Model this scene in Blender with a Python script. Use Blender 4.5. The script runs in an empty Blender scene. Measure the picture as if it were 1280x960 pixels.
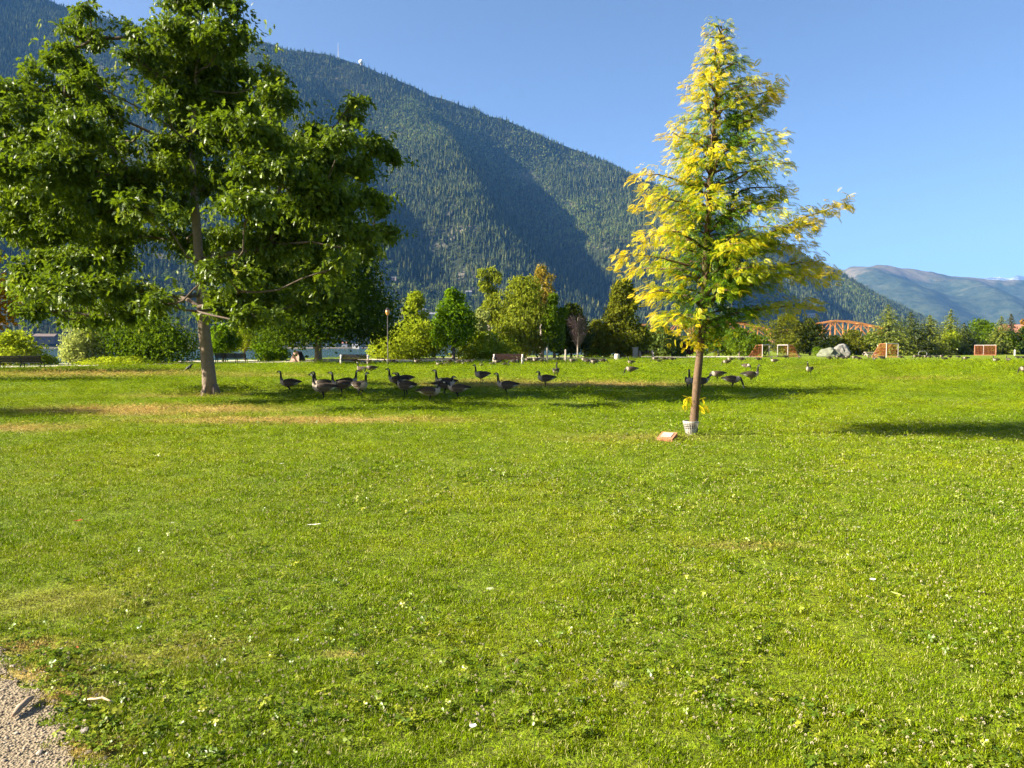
import bpy, math, random
import numpy as np
from mathutils import Vector, noise as mnoise
R = math.radians
SC = bpy.context.scene
COL = SC.collection
EYE = 1.6; F = 960.0; HY = 434.0          # eye height, focal length in photo pixels, horizon row

# ------------------------------------------------------------------ ground shape
SHORE = np.array([(-900,-700),(-300,-160),(-140,0),(-75,46),(-56,62),(-44,71.5),(-30,90),(-18,107),(5,128),(22,150),(70,260),
                  (200,600),(280,800),(800,1100),(3000,1500),(9000,2500)], float)
def sstep(a, b, x):
    t = np.clip((np.asarray(x, float)-a)/(b-a), 0, 1); return t*t*(3-2*t)
def shore_dist(x, y):
    """signed distance to the shoreline, positive on land"""
    x = np.asarray(x, float); y = np.asarray(y, float)
    best = np.full(x.shape, 1e9); sgn = np.ones(x.shape)
    for (ax, ay), (bx, by) in zip(SHORE[:-1], SHORE[1:]):
        dx, dy = bx-ax, by-ay
        t = np.clip(((x-ax)*dx+(y-ay)*dy)/(dx*dx+dy*dy), 0, 1)
        ex, ey = x-(ax+t*dx), y-(ay+t*dy)
        d = np.hypot(ex, ey)
        s = np.where(dx*(y-ay)-dy*(x-ax) > 0, -1.0, 1.0)
        m = d < best
        best = np.where(m, d, best); sgn = np.where(m, s, sgn)
    return best*sgn
def ground_h(x, y):
    x = np.asarray(x, float); y = np.asarray(y, float)
    h = 0.30*sstep(62, 96, y)*(1-sstep(14, 45, x))
    h = h + 0.28*np.exp(-(((x+18.6)/3.0)**2+((y-78)/3.0)**2))
    return h
def at(px, py):
    """ground point seen at a photo pixel"""
    d = EYE*F/max(py-HY, 2.0)
    for _ in range(12):
        h = float(ground_h((px-640)/F*d, d)); d = 0.5*d+0.5*(EYE-h)*F/max(py-HY, 2.0)
    x = (px-640)/F*d
    return (x, d, float(ground_h(x, d)))

# ------------------------------------------------------------------ mesh building
class Buf:
    def __init__(s): s.v=[]; s.f=[]; s.a=[]; s.n=0; s.c=[]; s.m=[]
    def add(s, v, f, a=None, c=None, m=0):
        v = np.asarray(v, float).reshape(-1,3); f = np.asarray(f, int)
        s.v.append(v); s.f.append(f+s.n)
        s.a.append(np.zeros(len(v)) if a is None else np.broadcast_to(np.asarray(a,float),(len(v),)))
        s.c.append(np.ones((len(v),3))*0.5 if c is None else np.broadcast_to(np.asarray(c,float),(len(v),3)))
        s.m.append(np.full(len(f), m)); s.n += len(v); return s
    def box(s, c, d, rz=0, rx=0, a=None, m=0, ry=0):
        x,y,z = d[0]/2,d[1]/2,d[2]/2
        v = np.array([(-x,-y,-z),(x,-y,-z),(x,y,-z),(-x,y,-z),(-x,-y,z),(x,-y,z),(x,y,z),(-x,y,z)])
        v = v @ rot(rx,ry,rz).T + np.array(c)
        return s.add(v,[(0,3,2,1),(4,5,6,7),(0,1,5,4),(1,2,6,5),(2,3,7,6),(3,0,4,7)],a=a,m=m)
    def bar(s, p, q, w, h=None, a=None, m=0):
        p=np.array(p,float); q=np.array(q,float); t=q-p; L=np.linalg.norm(t); t=t/L
        up=np.array([0,0,1.]) if abs(t[2])<.95 else np.array([0,1.,0])
        x=np.cross(t,up); x/=np.linalg.norm(x); y=np.cross(x,t); h=h or w
        v=[]
        for e in (p,q):
            for sx,sy in((-1,-1),(1,-1),(1,1),(-1,1)): v.append(e+x*sx*w/2+y*sy*h/2)
        return s.add(v,[(0,3,2,1),(4,5,6,7),(0,1,5,4),(1,2,6,5),(2,3,7,6),(3,0,4,7)],a=a,m=m)
    def tube(s, pts, rad, n=8, a=None, m=0, cap=True, c=None, wob=0, seed=0):
        P=np.asarray(pts,float); k=len(P); rad=np.broadcast_to(np.asarray(rad,float),(k,))
        T=np.gradient(P,axis=0); T/=np.linalg.norm(T,axis=1)[:,None]+1e-9
        ref=np.array([0.13,1,0.07]) if abs(T[0][1])<.9 else np.array([1,.1,.1])
        th=np.arange(n)/n*2*math.pi; V=[]
        rg=np.random.default_rng(seed)
        for i in range(k):
            x=np.cross(ref,T[i]); x/=np.linalg.norm(x); y=np.cross(T[i],x)
            rr=rad[i]*(1+wob*(rg.random(n)-.5))
            V.append(P[i]+(np.cos(th)*rr)[:,None]*x+(np.sin(th)*rr)[:,None]*y)
        V=np.concatenate(V); Fq=[]
        for i in range(k-1):
            for j in range(n):
                j2=(j+1)%n; Fq.append((i*n+j,i*n+j2,(i+1)*n+j2,(i+1)*n+j))
        if a is not None and np.ndim(a)==1: a=np.repeat(a,n)
        if c is not None and np.ndim(c)==2: c=np.repeat(np.asarray(c),n,axis=0)
        n0=s.n; s.add(V,Fq,a=a,m=m,c=c)
        if cap:
            s.f.append(np.array([list(range(n-1,-1,-1))])+n0); s.m.append(np.full(1,m))
            s.f.append(np.array([list(range((k-1)*n,k*n))])+n0); s.m.append(np.full(1,m))
        return s
    def build(s, name, mats, parent=None, smooth=False, attr=False, col=False):
        me=bpy.data.meshes.new(name); V=np.concatenate(s.v)
        me.vertices.add(len(V)); me.vertices.foreach_set('co',V.astype(np.float32).ravel())
        tot=np.concatenate([np.full(len(f),f.shape[1]) for f in s.f]); lv=np.concatenate([f.ravel() for f in s.f])
        me.loops.add(len(lv)); me.loops.foreach_set('vertex_index',lv.astype(np.int32))
        me.polygons.add(len(tot)); st=np.concatenate([[0],np.cumsum(tot)[:-1]])
        me.polygons.foreach_set('loop_start',st.astype(np.int32))
        try: me.polygons.foreach_set('loop_total',tot.astype(np.int32))
        except Exception: pass
        me.polygons.foreach_set('material_index',np.concatenate(s.m).astype(np.int32))
        me.polygons.foreach_set('use_smooth',np.full(len(tot),bool(smooth)))
        if attr:
            at_=me.attributes.new('tint','FLOAT','POINT'); at_.data.foreach_set('value',np.concatenate(s.a).astype(np.float32))
        if col:
            ca=me.attributes.new('shade','FLOAT_COLOR','POINT'); c4=np.ones((len(V),4),np.float32); c4[:,:3]=np.concatenate(s.c)
            ca.data.foreach_set('color',c4.ravel())
        me.update(calc_edges=True); me.validate()
        for m in (mats if isinstance(mats,(list,tuple)) else [mats]): me.materials.append(m)
        o=bpy.data.objects.new(name,me); COL.objects.link(o)
        if parent: o.parent=parent
        return o
def rot(rx=0,ry=0,rz=0):
    cx,sx,cy,sy,cz,sz=math.cos(rx),math.sin(rx),math.cos(ry),math.sin(ry),math.cos(rz),math.sin(rz)
    X=np.array([(1,0,0),(0,cx,-sx),(0,sx,cx)]); Y=np.array([(cy,0,sy),(0,1,0),(-sy,0,cy)]); Z=np.array([(cz,-sz,0),(sz,cz,0),(0,0,1)])
    return Z@Y@X
def tag(o,label=None,cat=None,group=None,kind=None):
    if label: o['label']=label
    if cat: o['category']=cat
    if group: o['group']=group
    if kind: o['kind']=kind
    return o
def empty(name,loc,label,cat,group=None,rz=0):
    o=bpy.data.objects.new(name,None); COL.objects.link(o); o.location=loc; o.rotation_euler=(0,0,rz); o.empty_display_size=.2
    return tag(o,label,cat,group)
def copy_tree(o,parent=None):
    c=o.copy(); COL.objects.link(c)
    if parent: c.parent=parent
    for ch in list(o.children): copy_tree(ch,c)
    return c

# ------------------------------------------------------------------ materials
class N:
    def __init__(s,name,tree=None):
        if tree is None:
            s.m=bpy.data.materials.new(name); s.m.use_nodes=True; s.t=s.m.node_tree; s.t.nodes.clear()
            s.out=s.t.nodes.new('ShaderNodeOutputMaterial')
        else: s.t=tree
    def n(s,ty,**k):
        nd=s.t.nodes.new(ty)
        for a,b in k.items(): setattr(nd,a,b)
        return nd
    def l(s,a,b): s.t.links.new(a,b)
    def set(s,sock,v):
        if isinstance(v,bpy.types.NodeSocket): s.l(v,sock)
        elif isinstance(v,(tuple,list)) and len(v)==3 and sock.type=='RGBA': sock.default_value=(*v,1)
        else: sock.default_value=v
    def math(s,op,a,b=0.0,c=None,clamp=False):
        nd=s.n('ShaderNodeMath',operation=op,use_clamp=clamp); s.set(nd.inputs[0],a); s.set(nd.inputs[1],b)
        if c is not None: s.set(nd.inputs[2],c)
        return nd.outputs[0]
    def mix(s,f,a,b,bt='MIX'):
        nd=s.n('ShaderNodeMix',data_type='RGBA',blend_type=bt); s.set(nd.inputs[0],f); s.set(nd.inputs[6],a); s.set(nd.inputs[7],b); return nd.outputs[2]
    def noise(s,vec,scale,detail=2,rough=.5,dist=0):
        nd=s.n('ShaderNodeTexNoise'); nd.inputs['Scale'].default_value=scale; nd.inputs['Detail'].default_value=detail
        nd.inputs['Roughness'].default_value=rough; nd.inputs['Distortion'].default_value=dist
        if vec is not None: s.l(vec,nd.inputs['Vector'])
        return nd.outputs['Fac']
    def ramp(s,f,stops,interp='LINEAR'):
        nd=s.n('ShaderNodeValToRGB'); cr=nd.color_ramp; cr.interpolation=interp
        while len(cr.elements)<len(stops): cr.elements.new(.5)
        for e,(p,c) in zip(cr.elements,stops): e.position=p; e.color=(*c,1) if len(c)==3 else c
        s.l(f,nd.inputs[0]); return nd.outputs[0]
    def maprange(s,v,a,b,c=0.,d=1.,smooth=True):
        nd=s.n('ShaderNodeMapRange',interpolation_type='SMOOTHSTEP' if smooth else 'LINEAR')
        s.set(nd.inputs[0],v)
        for i,x in enumerate((a,b,c,d)): nd.inputs[1+i].default_value=x
        return nd.outputs[0]
    def pos(s): return s.n('ShaderNodeNewGeometry').outputs['Position']
    def objc(s): return s.n('ShaderNodeTexCoord').outputs['Object']
    def attr(s,name,fac=True): nd=s.n('ShaderNodeAttribute',attribute_name=name); return nd.outputs['Fac'] if fac else nd.outputs['Color']
    def rand(s): return s.n('ShaderNodeObjectInfo').outputs['Random']
    def bump(s,h,st=.5,dist=.02):
        nd=s.n('ShaderNodeBump'); nd.inputs['Strength'].default_value=st; nd.inputs['Distance'].default_value=dist; s.l(h,nd.inputs['Height']); return nd.outputs[0]
    def pbr(s,col,rough=.7,spec=.3,metal=0,normal=None):
        p=s.n('ShaderNodeBsdfPrincipled'); s.set(p.inputs['Base Color'],col); s.set(p.inputs['Roughness'],rough)
        p.inputs['Specular IOR Level'].default_value=spec; p.inputs['Metallic'].default_value=metal
        if normal is not None: s.l(normal,p.inputs['Normal'])
        return p.outputs[0]
    def leaf(s,col,trans=.35,gloss=.06,rough=.35,tcol=None):
        d=s.n('ShaderNodeBsdfDiffuse'); s.set(d.inputs[0],col)
        t=s.n('ShaderNodeBsdfTranslucent'); s.set(t.inputs[0],tcol if tcol is not None else col)
        m=s.n('ShaderNodeMixShader'); m.inputs[0].default_value=trans; s.l(d.outputs[0],m.inputs[1]); s.l(t.outputs[0],m.inputs[2])
        if gloss<=0: return m.outputs[0]
        g=s.n('ShaderNodeBsdfGlossy'); g.inputs['Roughness'].default_value=rough; g.inputs[0].default_value=(.9,.9,.9,1)
        m2=s.n('ShaderNodeMixShader'); m2.inputs[0].default_value=gloss; s.l(m.outputs[0],m2.inputs[1]); s.l(g.outputs[0],m2.inputs[2]); return m2.outputs[0]
    def done(s,surf): s.l(surf,s.out.inputs[0]); return s.m
def plain(name,col,rough=.7,spec=.3,metal=0,var=.25,scale=8,bump=.0):
    s=N(name); v=s.noise(s.objc(),scale,4,.6)
    c=s.mix(v,tuple(x*(1-var) for x in col),tuple(min(1,x*(1+var)) for x in col))
    return s.done(s.pbr(c,rough,spec,metal,s.bump(v,bump,.01) if bump else None))
def leafmat(name,dark,light,trans=.38,gloss=0,var=.3,tip=None):
    """foliage: per-leaf tint attribute runs 0..1 between two leaf colours"""
    s=N(name); t=s.attr('tint'); stops=[(0,dark),(.75,light)]
    if tip: stops.append((1,tip))
    c=s.ramp(t,stops); tc=s.mix(.5,c,(light[0]*1.25,light[1]*1.3,light[2]*.5))
    return s.done(s.leaf(c,trans,gloss,.4,tc))

# shared lawn colour (used by the turf sheet and the blades standing on it)
DRY=[(190,513,3.4,1.6,1.25),(370,526,3.6,.85,1.2),(25,536,1.3,.7,.9),(110,468,9,4.5,.85),(225,495,2.5,1.2,.5),(690,481,6.5,2.2,1.25),(240,812,.36,.16,.28),(190,830,.5,.2,.25),(60,758,.75,.3,.3),
     (1150,474,3.6,.9,.7),(1010,461,3,1.2,.5),(600,476,3,1.5,.6),(430,824,.14,.06,.7),(800,548,1.6,.7,.35),(940,685,.5,.15,.45),(15,815,.30,.12,.9),(70,880,.20,.10,.85),(98,950,.18,.09,.8),(40,850,.26,.12,.9),(330,470,4,2,.6)]
def lawn_group():
    g=bpy.data.node_groups.new('lawn_colour','ShaderNodeTree')
    g.interface.new_socket('Colour',in_out='OUTPUT',socket_type='NodeSocketColor')
    g.interface.new_socket('Dry',in_out='OUTPUT',socket_type='NodeSocketFloat')
    s=N('',g); p=s.pos(); out=s.n('NodeGroupOutput')
    n1=s.noise(p,.22,3,.6); n2=s.noise(p,1.6,4,.65); n3=s.noise(p,9,3,.6)
    warp=s.noise(p,.9,4,.7)
    dry=None
    for (px,py,rx,ry,st) in DRY:
        x,y,z=at(px,py)
        a=s.n('ShaderNodeVectorMath',operation='SUBTRACT'); s.l(p,a.inputs[0]); a.inputs[1].default_value=(x,y,0)
        b=s.n('ShaderNodeVectorMath',operation='MULTIPLY'); s.l(a.outputs[0],b.inputs[0]); b.inputs[1].default_value=(1/rx,1/ry,0)
        c=s.n('ShaderNodeVectorMath',operation='LENGTH'); s.l(b.outputs[0],c.inputs[0])
        v=s.math('MULTIPLY',s.maprange(c.outputs['Value'],1.5,.1),st)
        dry=v if dry is None else s.math('MAXIMUM',dry,v)
    dry=s.math('MULTIPLY',dry,s.maprange(s.math('ADD',warp,s.math('MULTIPLY',n3,.35)),.42,.74,.15,1.15))
    base=s.ramp(s.math('ADD',s.math('MULTIPLY',n1,.55),s.math('MULTIPLY',n2,.45)),[(.33,(.094,.188,.005)),(.5,(.168,.250,.005)),(.66,(.260,.305,.007))])
    base=s.mix(s.maprange(n3,.5,.72,0,.55),base,(.075,.130,.006))
    base=s.mix(s.maprange(s.noise(p,5.0,3,.7),.60,.78,0,.45),base,(.36,.34,.025))
    col=s.mix(dry,base,(.46,.32,.10))
    s.l(col,out.inputs[0]); s.l(dry,out.inputs[1]); return g
LAWN=lawn_group()
def lawn_col(s):
    g=s.n('ShaderNodeGroup'); g.node_tree=LAWN; return g.outputs[0],g.outputs[1]

# ------------------------------------------------------------------ scattering (only for ground cover and the far forest)
def scatter(name,pts,rz,sc,pick,protos,tilt=None,label=None,cat=None):
    """stuff: one object of points carrying instances of the prototype meshes"""
    me=bpy.data.meshes.new(name); n=len(pts)
    me.vertices.add(n); me.vertices.foreach_set('co',np.asarray(pts,np.float32).ravel())
    rv=np.zeros((n,3),np.float32); rv[:,2]=rz
    if tilt is not None: rv[:,:2]=tilt
    a=me.attributes.new('rv','FLOAT_VECTOR','POINT'); a.data.foreach_set('vector',rv.ravel())
    a=me.attributes.new('sv','FLOAT_VECTOR','POINT'); a.data.foreach_set('vector',np.asarray(sc,np.float32).ravel())
    a=me.attributes.new('pick','INT','POINT'); a.data.foreach_set('value',np.asarray(pick,np.int32))
    o=bpy.data.objects.new(name,me); COL.objects.link(o)
    pc=bpy.data.collections.new(name+'_kinds')
    for i,pr in enumerate(protos):
        pr.name='%s_%02d'%(name,i)
        for c in list(pr.users_collection): c.objects.unlink(pr)
        pc.objects.link(pr)
    g=bpy.data.node_groups.new(name,'GeometryNodeTree')
    g.interface.new_socket('Geometry',in_out='INPUT',socket_type='NodeSocketGeometry'); g.interface.new_socket('Geometry',in_out='OUTPUT',socket_type='NodeSocketGeometry')
    gi=g.nodes.new('NodeGroupInput'); go=g.nodes.new('NodeGroupOutput')
    ip=g.nodes.new('GeometryNodeInstanceOnPoints'); ci=g.nodes.new('GeometryNodeCollectionInfo'); ci.inputs[0].default_value=pc
    ci.inputs['Separate Children'].default_value=True; ci.inputs['Reset Children'].default_value=True
    def na(nm,ty): q=g.nodes.new('GeometryNodeInputNamedAttribute'); q.data_type=ty; q.inputs[0].default_value=nm; return q.outputs[0]
    g.links.new(gi.outputs[0],ip.inputs['Points']); g.links.new(ci.outputs[0],ip.inputs['Instance'])
    ip.inputs['Pick Instance'].default_value=True
    g.links.new(na('pick','INT'),ip.inputs['Instance Index']); g.links.new(na('rv','FLOAT_VECTOR'),ip.inputs['Rotation']); g.links.new(na('sv','FLOAT_VECTOR'),ip.inputs['Scale'])
    g.links.new(ip.outputs[0],go.inputs[0])
    md=o.modifiers.new('scatter','NODES'); md.node_group=g
    return tag(o,label,cat,kind='stuff')
DENO=True; EXPO=2.12; HAZE=4.2e-5; GRASSN=175000
# ------------------------------------------------------------------ camera, light, sky, air
cam=bpy.data.cameras.new('camera'); co=bpy.data.objects.new('camera',cam); COL.objects.link(co)
cam.sensor_width=36; cam.sensor_fit='HORIZONTAL'; cam.lens=36*F/1280; cam.clip_start=.05; cam.clip_end=40000
co.location=(0,0,EYE); co.rotation_euler=(R(90)-math.atan((480-HY)/F),0,0); SC.camera=co
SUN_EL=R(30); SUN_AZ=(-1.0,-0.13)
sv=Vector((SUN_AZ[0],SUN_AZ[1],0)).normalized()*math.cos(SUN_EL); sv.z=math.sin(SUN_EL)
sl=bpy.data.lights.new('sun','SUN'); sl.energy=5.0; sl.angle=R(.5); sl.color=(1,.90,.74)
so=bpy.data.objects.new('sun',sl); COL.objects.link(so); so.rotation_euler=sv.to_track_quat('Z','Y').to_euler(); so.location=(-30,-5,40)
w=bpy.data.worlds.new('World'); SC.world=w; w.use_nodes=True; wt=w.node_tree; wt.nodes.clear()
sk=wt.nodes.new('ShaderNodeTexSky'); sk.sky_type='NISHITA'; sk.sun_disc=False; sk.sun_elevation=SUN_EL; sk.sun_rotation=math.atan2(SUN_AZ[0],SUN_AZ[1])
sk.altitude=1800; sk.air_density=.85; sk.dust_density=7.5; sk.ozone_density=2.0
bg=wt.nodes.new('ShaderNodeBackground'); bg.inputs[1].default_value=.05; wo=wt.nodes.new('ShaderNodeOutputWorld')
wt.links.new(sk.outputs[0],bg.inputs[0]); wt.links.new(bg.outputs[0],wo.inputs[0])
SC.view_settings.view_transform='Standard'; SC.view_settings.look='None'; SC.view_settings.gamma=1; SC.view_settings.use_curve_mapping=False
SC.view_settings.exposure=EXPO
SC.cycles.use_denoising=DENO; SC.cycles.denoising_prefilter='NONE'; SC.cycles.max_bounces=4; SC.cycles.diffuse_bounces=1; SC.cycles.glossy_bounces=2; SC.cycles.transmission_bounces=3
SC.cycles.transparent_max_bounces=8; SC.cycles.volume_bounces=0; SC.cycles.caustics_reflective=False; SC.cycles.caustics_refractive=False
SC.cycles.use_adaptive_sampling=True; SC.cycles.adaptive_threshold=.02
def haze():
    b=Buf(); x0,x1,y0,y1,z0,z1=-7000,13000,-300,15500,-7,1750
    b.box(((x0+x1)/2,(y0+y1)/2,(z0+z1)/2),(x1-x0,y1-y0,z1-z0))
    s=N('air'); p=s.n('ShaderNodeVolumePrincipled'); p.inputs['Color'].default_value=(.15,.42,1,1); p.inputs['Density'].default_value=HAZE
    p.inputs['Anisotropy'].default_value=0.0; s.l(p.outputs[0],s.out.inputs['Volume'])
    o=b.build('haze',s.m); tag(o,'thin blue summer haze filling the air of the valley','haze',kind='stuff'); o.display_type='WIRE'
if HAZE>0: haze()

# ------------------------------------------------------------------ lawn, lake, paths
def lawn():
    gx=np.concatenate([-np.geomspace(130,900,14)[::-1],np.arange(-128,172,2.0),np.geomspace(172,9000,26)])
    gy=np.concatenate([[-700,-300,-120,-60],np.arange(-40,262,2.0),np.geomspace(262,2600,26)])
    X,Y=np.meshgrid(gx,gy); sd=shore_dist(X,Y)
    Z=ground_h(X,Y)-sstep(2.5,-7,sd)*4.5
    b=Buf(); nx,ny=len(gx),len(gy); idx=np.arange(nx*ny).reshape(ny,nx)
    q=np.stack([idx[:-1,:-1],idx[:-1,1:],idx[1:,1:],idx[1:,:-1]],-1).reshape(-1,4)
    b.add(np.stack([X,Y,Z],-1).reshape(-1,3),q)
    s=N('turf'); c,dry=lawn_col(s); p=s.pos(); f=s.noise(p,60,3,.7); m=s.noise(p,14,3,.6)
    gap=s.maprange(s.noise(p,28,4,.75),.40,.55,.85,0); c=s.mix(gap,c,(.040,.042,.011)); c2=s.mix(s.maprange(f,.35,.7,0,.55),c,s.mix(.5,c,(.34,.34,.02)))
    # white clover flecks seen from afar
    vo=s.n('ShaderNodeTexVoronoi',feature='F1'); vo.inputs['Scale'].default_value=2.6; s.l(p,vo.inputs['Vector'])
    fl=s.math('MULTIPLY',s.maprange(vo.outputs['Distance'],.12,.06),s.maprange(s.noise(p,.35,2),.45,.6))
    c3=s.mix(s.math('MULTIPLY',fl,.7),c2,(.7,.7,.5))
    o=b.build('lawn',s.done(s.pbr(c3,.85,.15,normal=s.bump(s.math('ADD',f,m),.9,.05))),smooth=True); tag(o,kind='structure')
    return o
lawn()
def lake():
    b=Buf(); b.add([(-7000+300,-280,-1.2),(12500,-280,-1.2),(12500,15000,-1.2),(-6700,15000,-1.2)],[(0,1,2,3)])
    s=N('lake_water'); p=s.pos(); mp=s.n('ShaderNodeMapping'); mp.inputs['Scale'].default_value=(.25,.9,1); s.l(p,mp.inputs[0])
    h=s.math('ADD',s.noise(mp.outputs[0],1.2,4,.6),s.noise(mp.outputs[0],.12,3,.5))
    o=b.build('lake',s.done(s.pbr((.035,.075,.085),.16,.5,normal=s.bump(h,.55,.5)))); tag(o,kind='structure')
lake()
def ribbon(name,pts,width,mat,dz=.006,step=1.5,ragged=.25,seed=1):
    P=np.array(pts,float); seg=np.hypot(*np.diff(P,axis=0).T); cum=np.concatenate([[0],np.cumsum(seg)])
    t=np.arange(0,cum[-1],step); x=np.interp(t,cum,P[:,0]); y=np.interp(t,cum,P[:,1])
    for _ in range(6):
        x[1:-1]=(x[:-2]+x[1:-1]*2+x[2:])/4; y[1:-1]=(y[:-2]+y[1:-1]*2+y[2:])/4
    tx,ty=np.gradient(x),np.gradient(y); L=np.hypot(tx,ty); nx,ny=-ty/L,tx/L; rg=np.random.default_rng(seed)
    wd=np.interp(t/cum[-1],np.linspace(0,1,len(width)),width) if isinstance(width,(list,tuple)) else np.full(len(t),width)
    b=Buf(); rows=[]; K=5
    for k in range(K):
        o_=(k/(K-1)-.5)*wd+((rg.random(len(t))-.5)*ragged if k in(0,K-1) else 0)
        X,Y=x+nx*o_,y+ny*o_; rows.append(np.stack([X,Y,ground_h(X,Y)+dz+(.0 if k in(0,K-1) else .012)],-1))
    V=np.stack(rows,1).reshape(-1,3); i=np.arange(len(t)*K).reshape(-1,K)
    b.add(V,np.stack([i[:-1,:-1],i[1:,:-1],i[1:,1:],i[:-1,1:]],-1).reshape(-1,4)[:,::-1])
    return tag(b.build(name,mat,smooth=True),kind='structure')
s=N('path_gravel'); p=s.pos(); v=s.noise(p,1.3,5,.7)
PATHM=s.done(s.pbr(s.ramp(v,[(.3,(.44,.385,.30)),(.7,(.58,.52,.42))]),.9,.1))
pp=[at(a,b)[:2] for a,b in ((-420,468),(-150,461.5),(0,458.3),(150,455.0),(270,452.6),(360,451.2),(450,450.4),(560,449.2),(700,447.6),(820,446.6),(950,445.6))]
ribbon('lakeside_path',pp,[9,9,9,9,11,13,13,10,8,8,9],PATHM,dz=.04)
# gravel path at the photographer's feet, lower left corner
GE=[(-1.30,2.05),(-1.52,2.62),(-1.74,2.95),(-1.92,3.18),(-2.12,3.42),(-2.42,3.62),(-2.66,3.92),(-3.3,4.30),(-4.6,4.9),(-7,5.6),(-12,6.4)]
def gravel_edge(y):   # x of the edge for a given y
    G=np.array(GE); return np.interp(y,G[:,1],G[:,0],left=-.6,right=-40)
def gravel():
    G=np.array(GE); rg=np.random.default_rng(5)
    t=np.linspace(0,len(G)-1,220); ex=np.interp(t,np.arange(len(G)),G[:,0]); ey=np.interp(t,np.arange(len(G)),G[:,1])
    ex+=np.array([mnoise.noise((a*3,1,0))*.12+mnoise.noise((a*13,4,0))*.05 for a in t])
    ey+=np.array([mnoise.noise((a*4,7,0))*.08 for a in t])
    b=Buf(); n=len(t)
    out=np.stack([ex,ey,np.full(n,.004)],-1); mid=np.stack([ex-.5,ey-.5,np.full(n,.008)],-1); far=np.stack([ex-5,ey-4,np.full(n,.008)],-1)
    i=np.arange(n); b.add(np.concatenate([out,mid,far]),np.concatenate([np.stack([i[:-1],i[1:],i[1:]+n,i[:-1]+n],-1),np.stack([i[:-1]+n,i[1:]+n,i[1:]+2*n,i[:-1]+2*n],-1)]))
    s=N('sandy_gravel'); p=s.pos(); v=s.n('ShaderNodeTexVoronoi'); v.inputs['Scale'].default_value=85; s.l(p,v.inputs['Vector'])
    c=s.mix(s.noise(p,3,4,.7),(.185,.150,.098),(.275,.225,.15)); c=s.mix(s.maprange(s.noise(p,60,2),.4,.7,0,.5),c,(.12,.095,.065))
    o=b.build('gravel_path',s.done(s.pbr(c,.95,.1,normal=s.bump(v.outputs['Distance'],.8,.01)))); tag(o,kind='structure')
gravel()

# ------------------------------------------------------------------ mountains
def interp_cos(x,xp,fp):
    xp=np.array(xp,float); fp=np.array(fp,float); x=np.clip(x,xp[0],xp[-1]); i=np.clip(np.searchsorted(xp,x,side='right')-1,0,len(xp)-2)
    t=(x-xp[i])/(xp[i+1]-xp[i]); t=t*t*(3-2*t); return fp[i]*(1-t)+fp[i+1]*t
def vnoise(x,y,seed=0):
    """smooth value noise on arrays"""
    xi=np.floor(x).astype(np.int64); yi=np.floor(y).astype(np.int64); fx=x-xi; fy=y-yi; fx=fx*fx*(3-2*fx); fy=fy*fy*(3-2*fy)
    def h(a,b):
        q=(a*374761393+b*668265263+seed*1442695041)&0xffffffff; q=((q^(q>>13))*1274126177)&0xffffffff; return ((q^(q>>16))&0xffff)/65535.0
    return (h(xi,yi)*(1-fx)+h(xi+1,yi)*fx)*(1-fy)+(h(xi,yi+1)*(1-fx)+h(xi+1,yi+1)*fx)*fy-.5
def fbm(x,y,o=4,seed=0): return sum(vnoise(x*2**k,y*2**k,seed+k)*.5**k for k in range(o))
MT_SIL=[(-700,-200),(-300,-108),(0,-16),(70,10),(160,38),(200,46),(260,52),(320,58),(360,66),(400,75),(450,88),(490,104),(540,124),(600,142),(660,167),(700,185),(790,221),(880,263),(950,297),(1000,320),(1045,342),(1090,366),(1140,391),(1170,405),(1200,416),(1260,432),(1330,437)]
MT_SPUR=([-700,-300,-60,60,150,250,330,430,548,610,690,775,850,905,965,1030,1100,1200,1700],[0,60,-30,70,-30,70,0,125,-75,40,150,-55,85,-10,75,0,50,0,0])
def mountain_z(px,t):
    ys=np.interp(px,*zip(*MT_SIL)); dr=np.interp(px,[-700,0,500,900,1330],[2500,2700,2900,3000,2900]); df=np.interp(px,[-700,0,400,900,1330],[900,980,1150,1500,2400])
    d=df+(dr-df)*t; zr=(HY-ys)/F*dr+EYE; tt=np.clip(t,0,1)
    z=zr*(0.22*tt+0.78*tt**1.5)
    wq=px-345*(1-t)+40*np.sin(t*5)
    amp=sstep(.10,.42,t)*(1-sstep(.72,1.0,t)*.97)*np.clip(zr/800,0,1)
    z=z+interp_cos(wq,*MT_SPUR)*amp*.85
    X=(px-640)/F*d
    z=z+fbm(X/420,d/420,4,3)*75*sstep(.02,.3,t)*(1-.95*sstep(.8,1,t))*np.clip(zr/500,.1,1)
    z=z+fbm(X/90,d/90,3,9)*16*sstep(0,.2,t)*np.clip(zr/300,.15,1)
    back=np.clip(t-1,0,1); z=z-back*900-sstep(0,-.03,t)*5
    return X,d,z
MROCK=None
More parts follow.
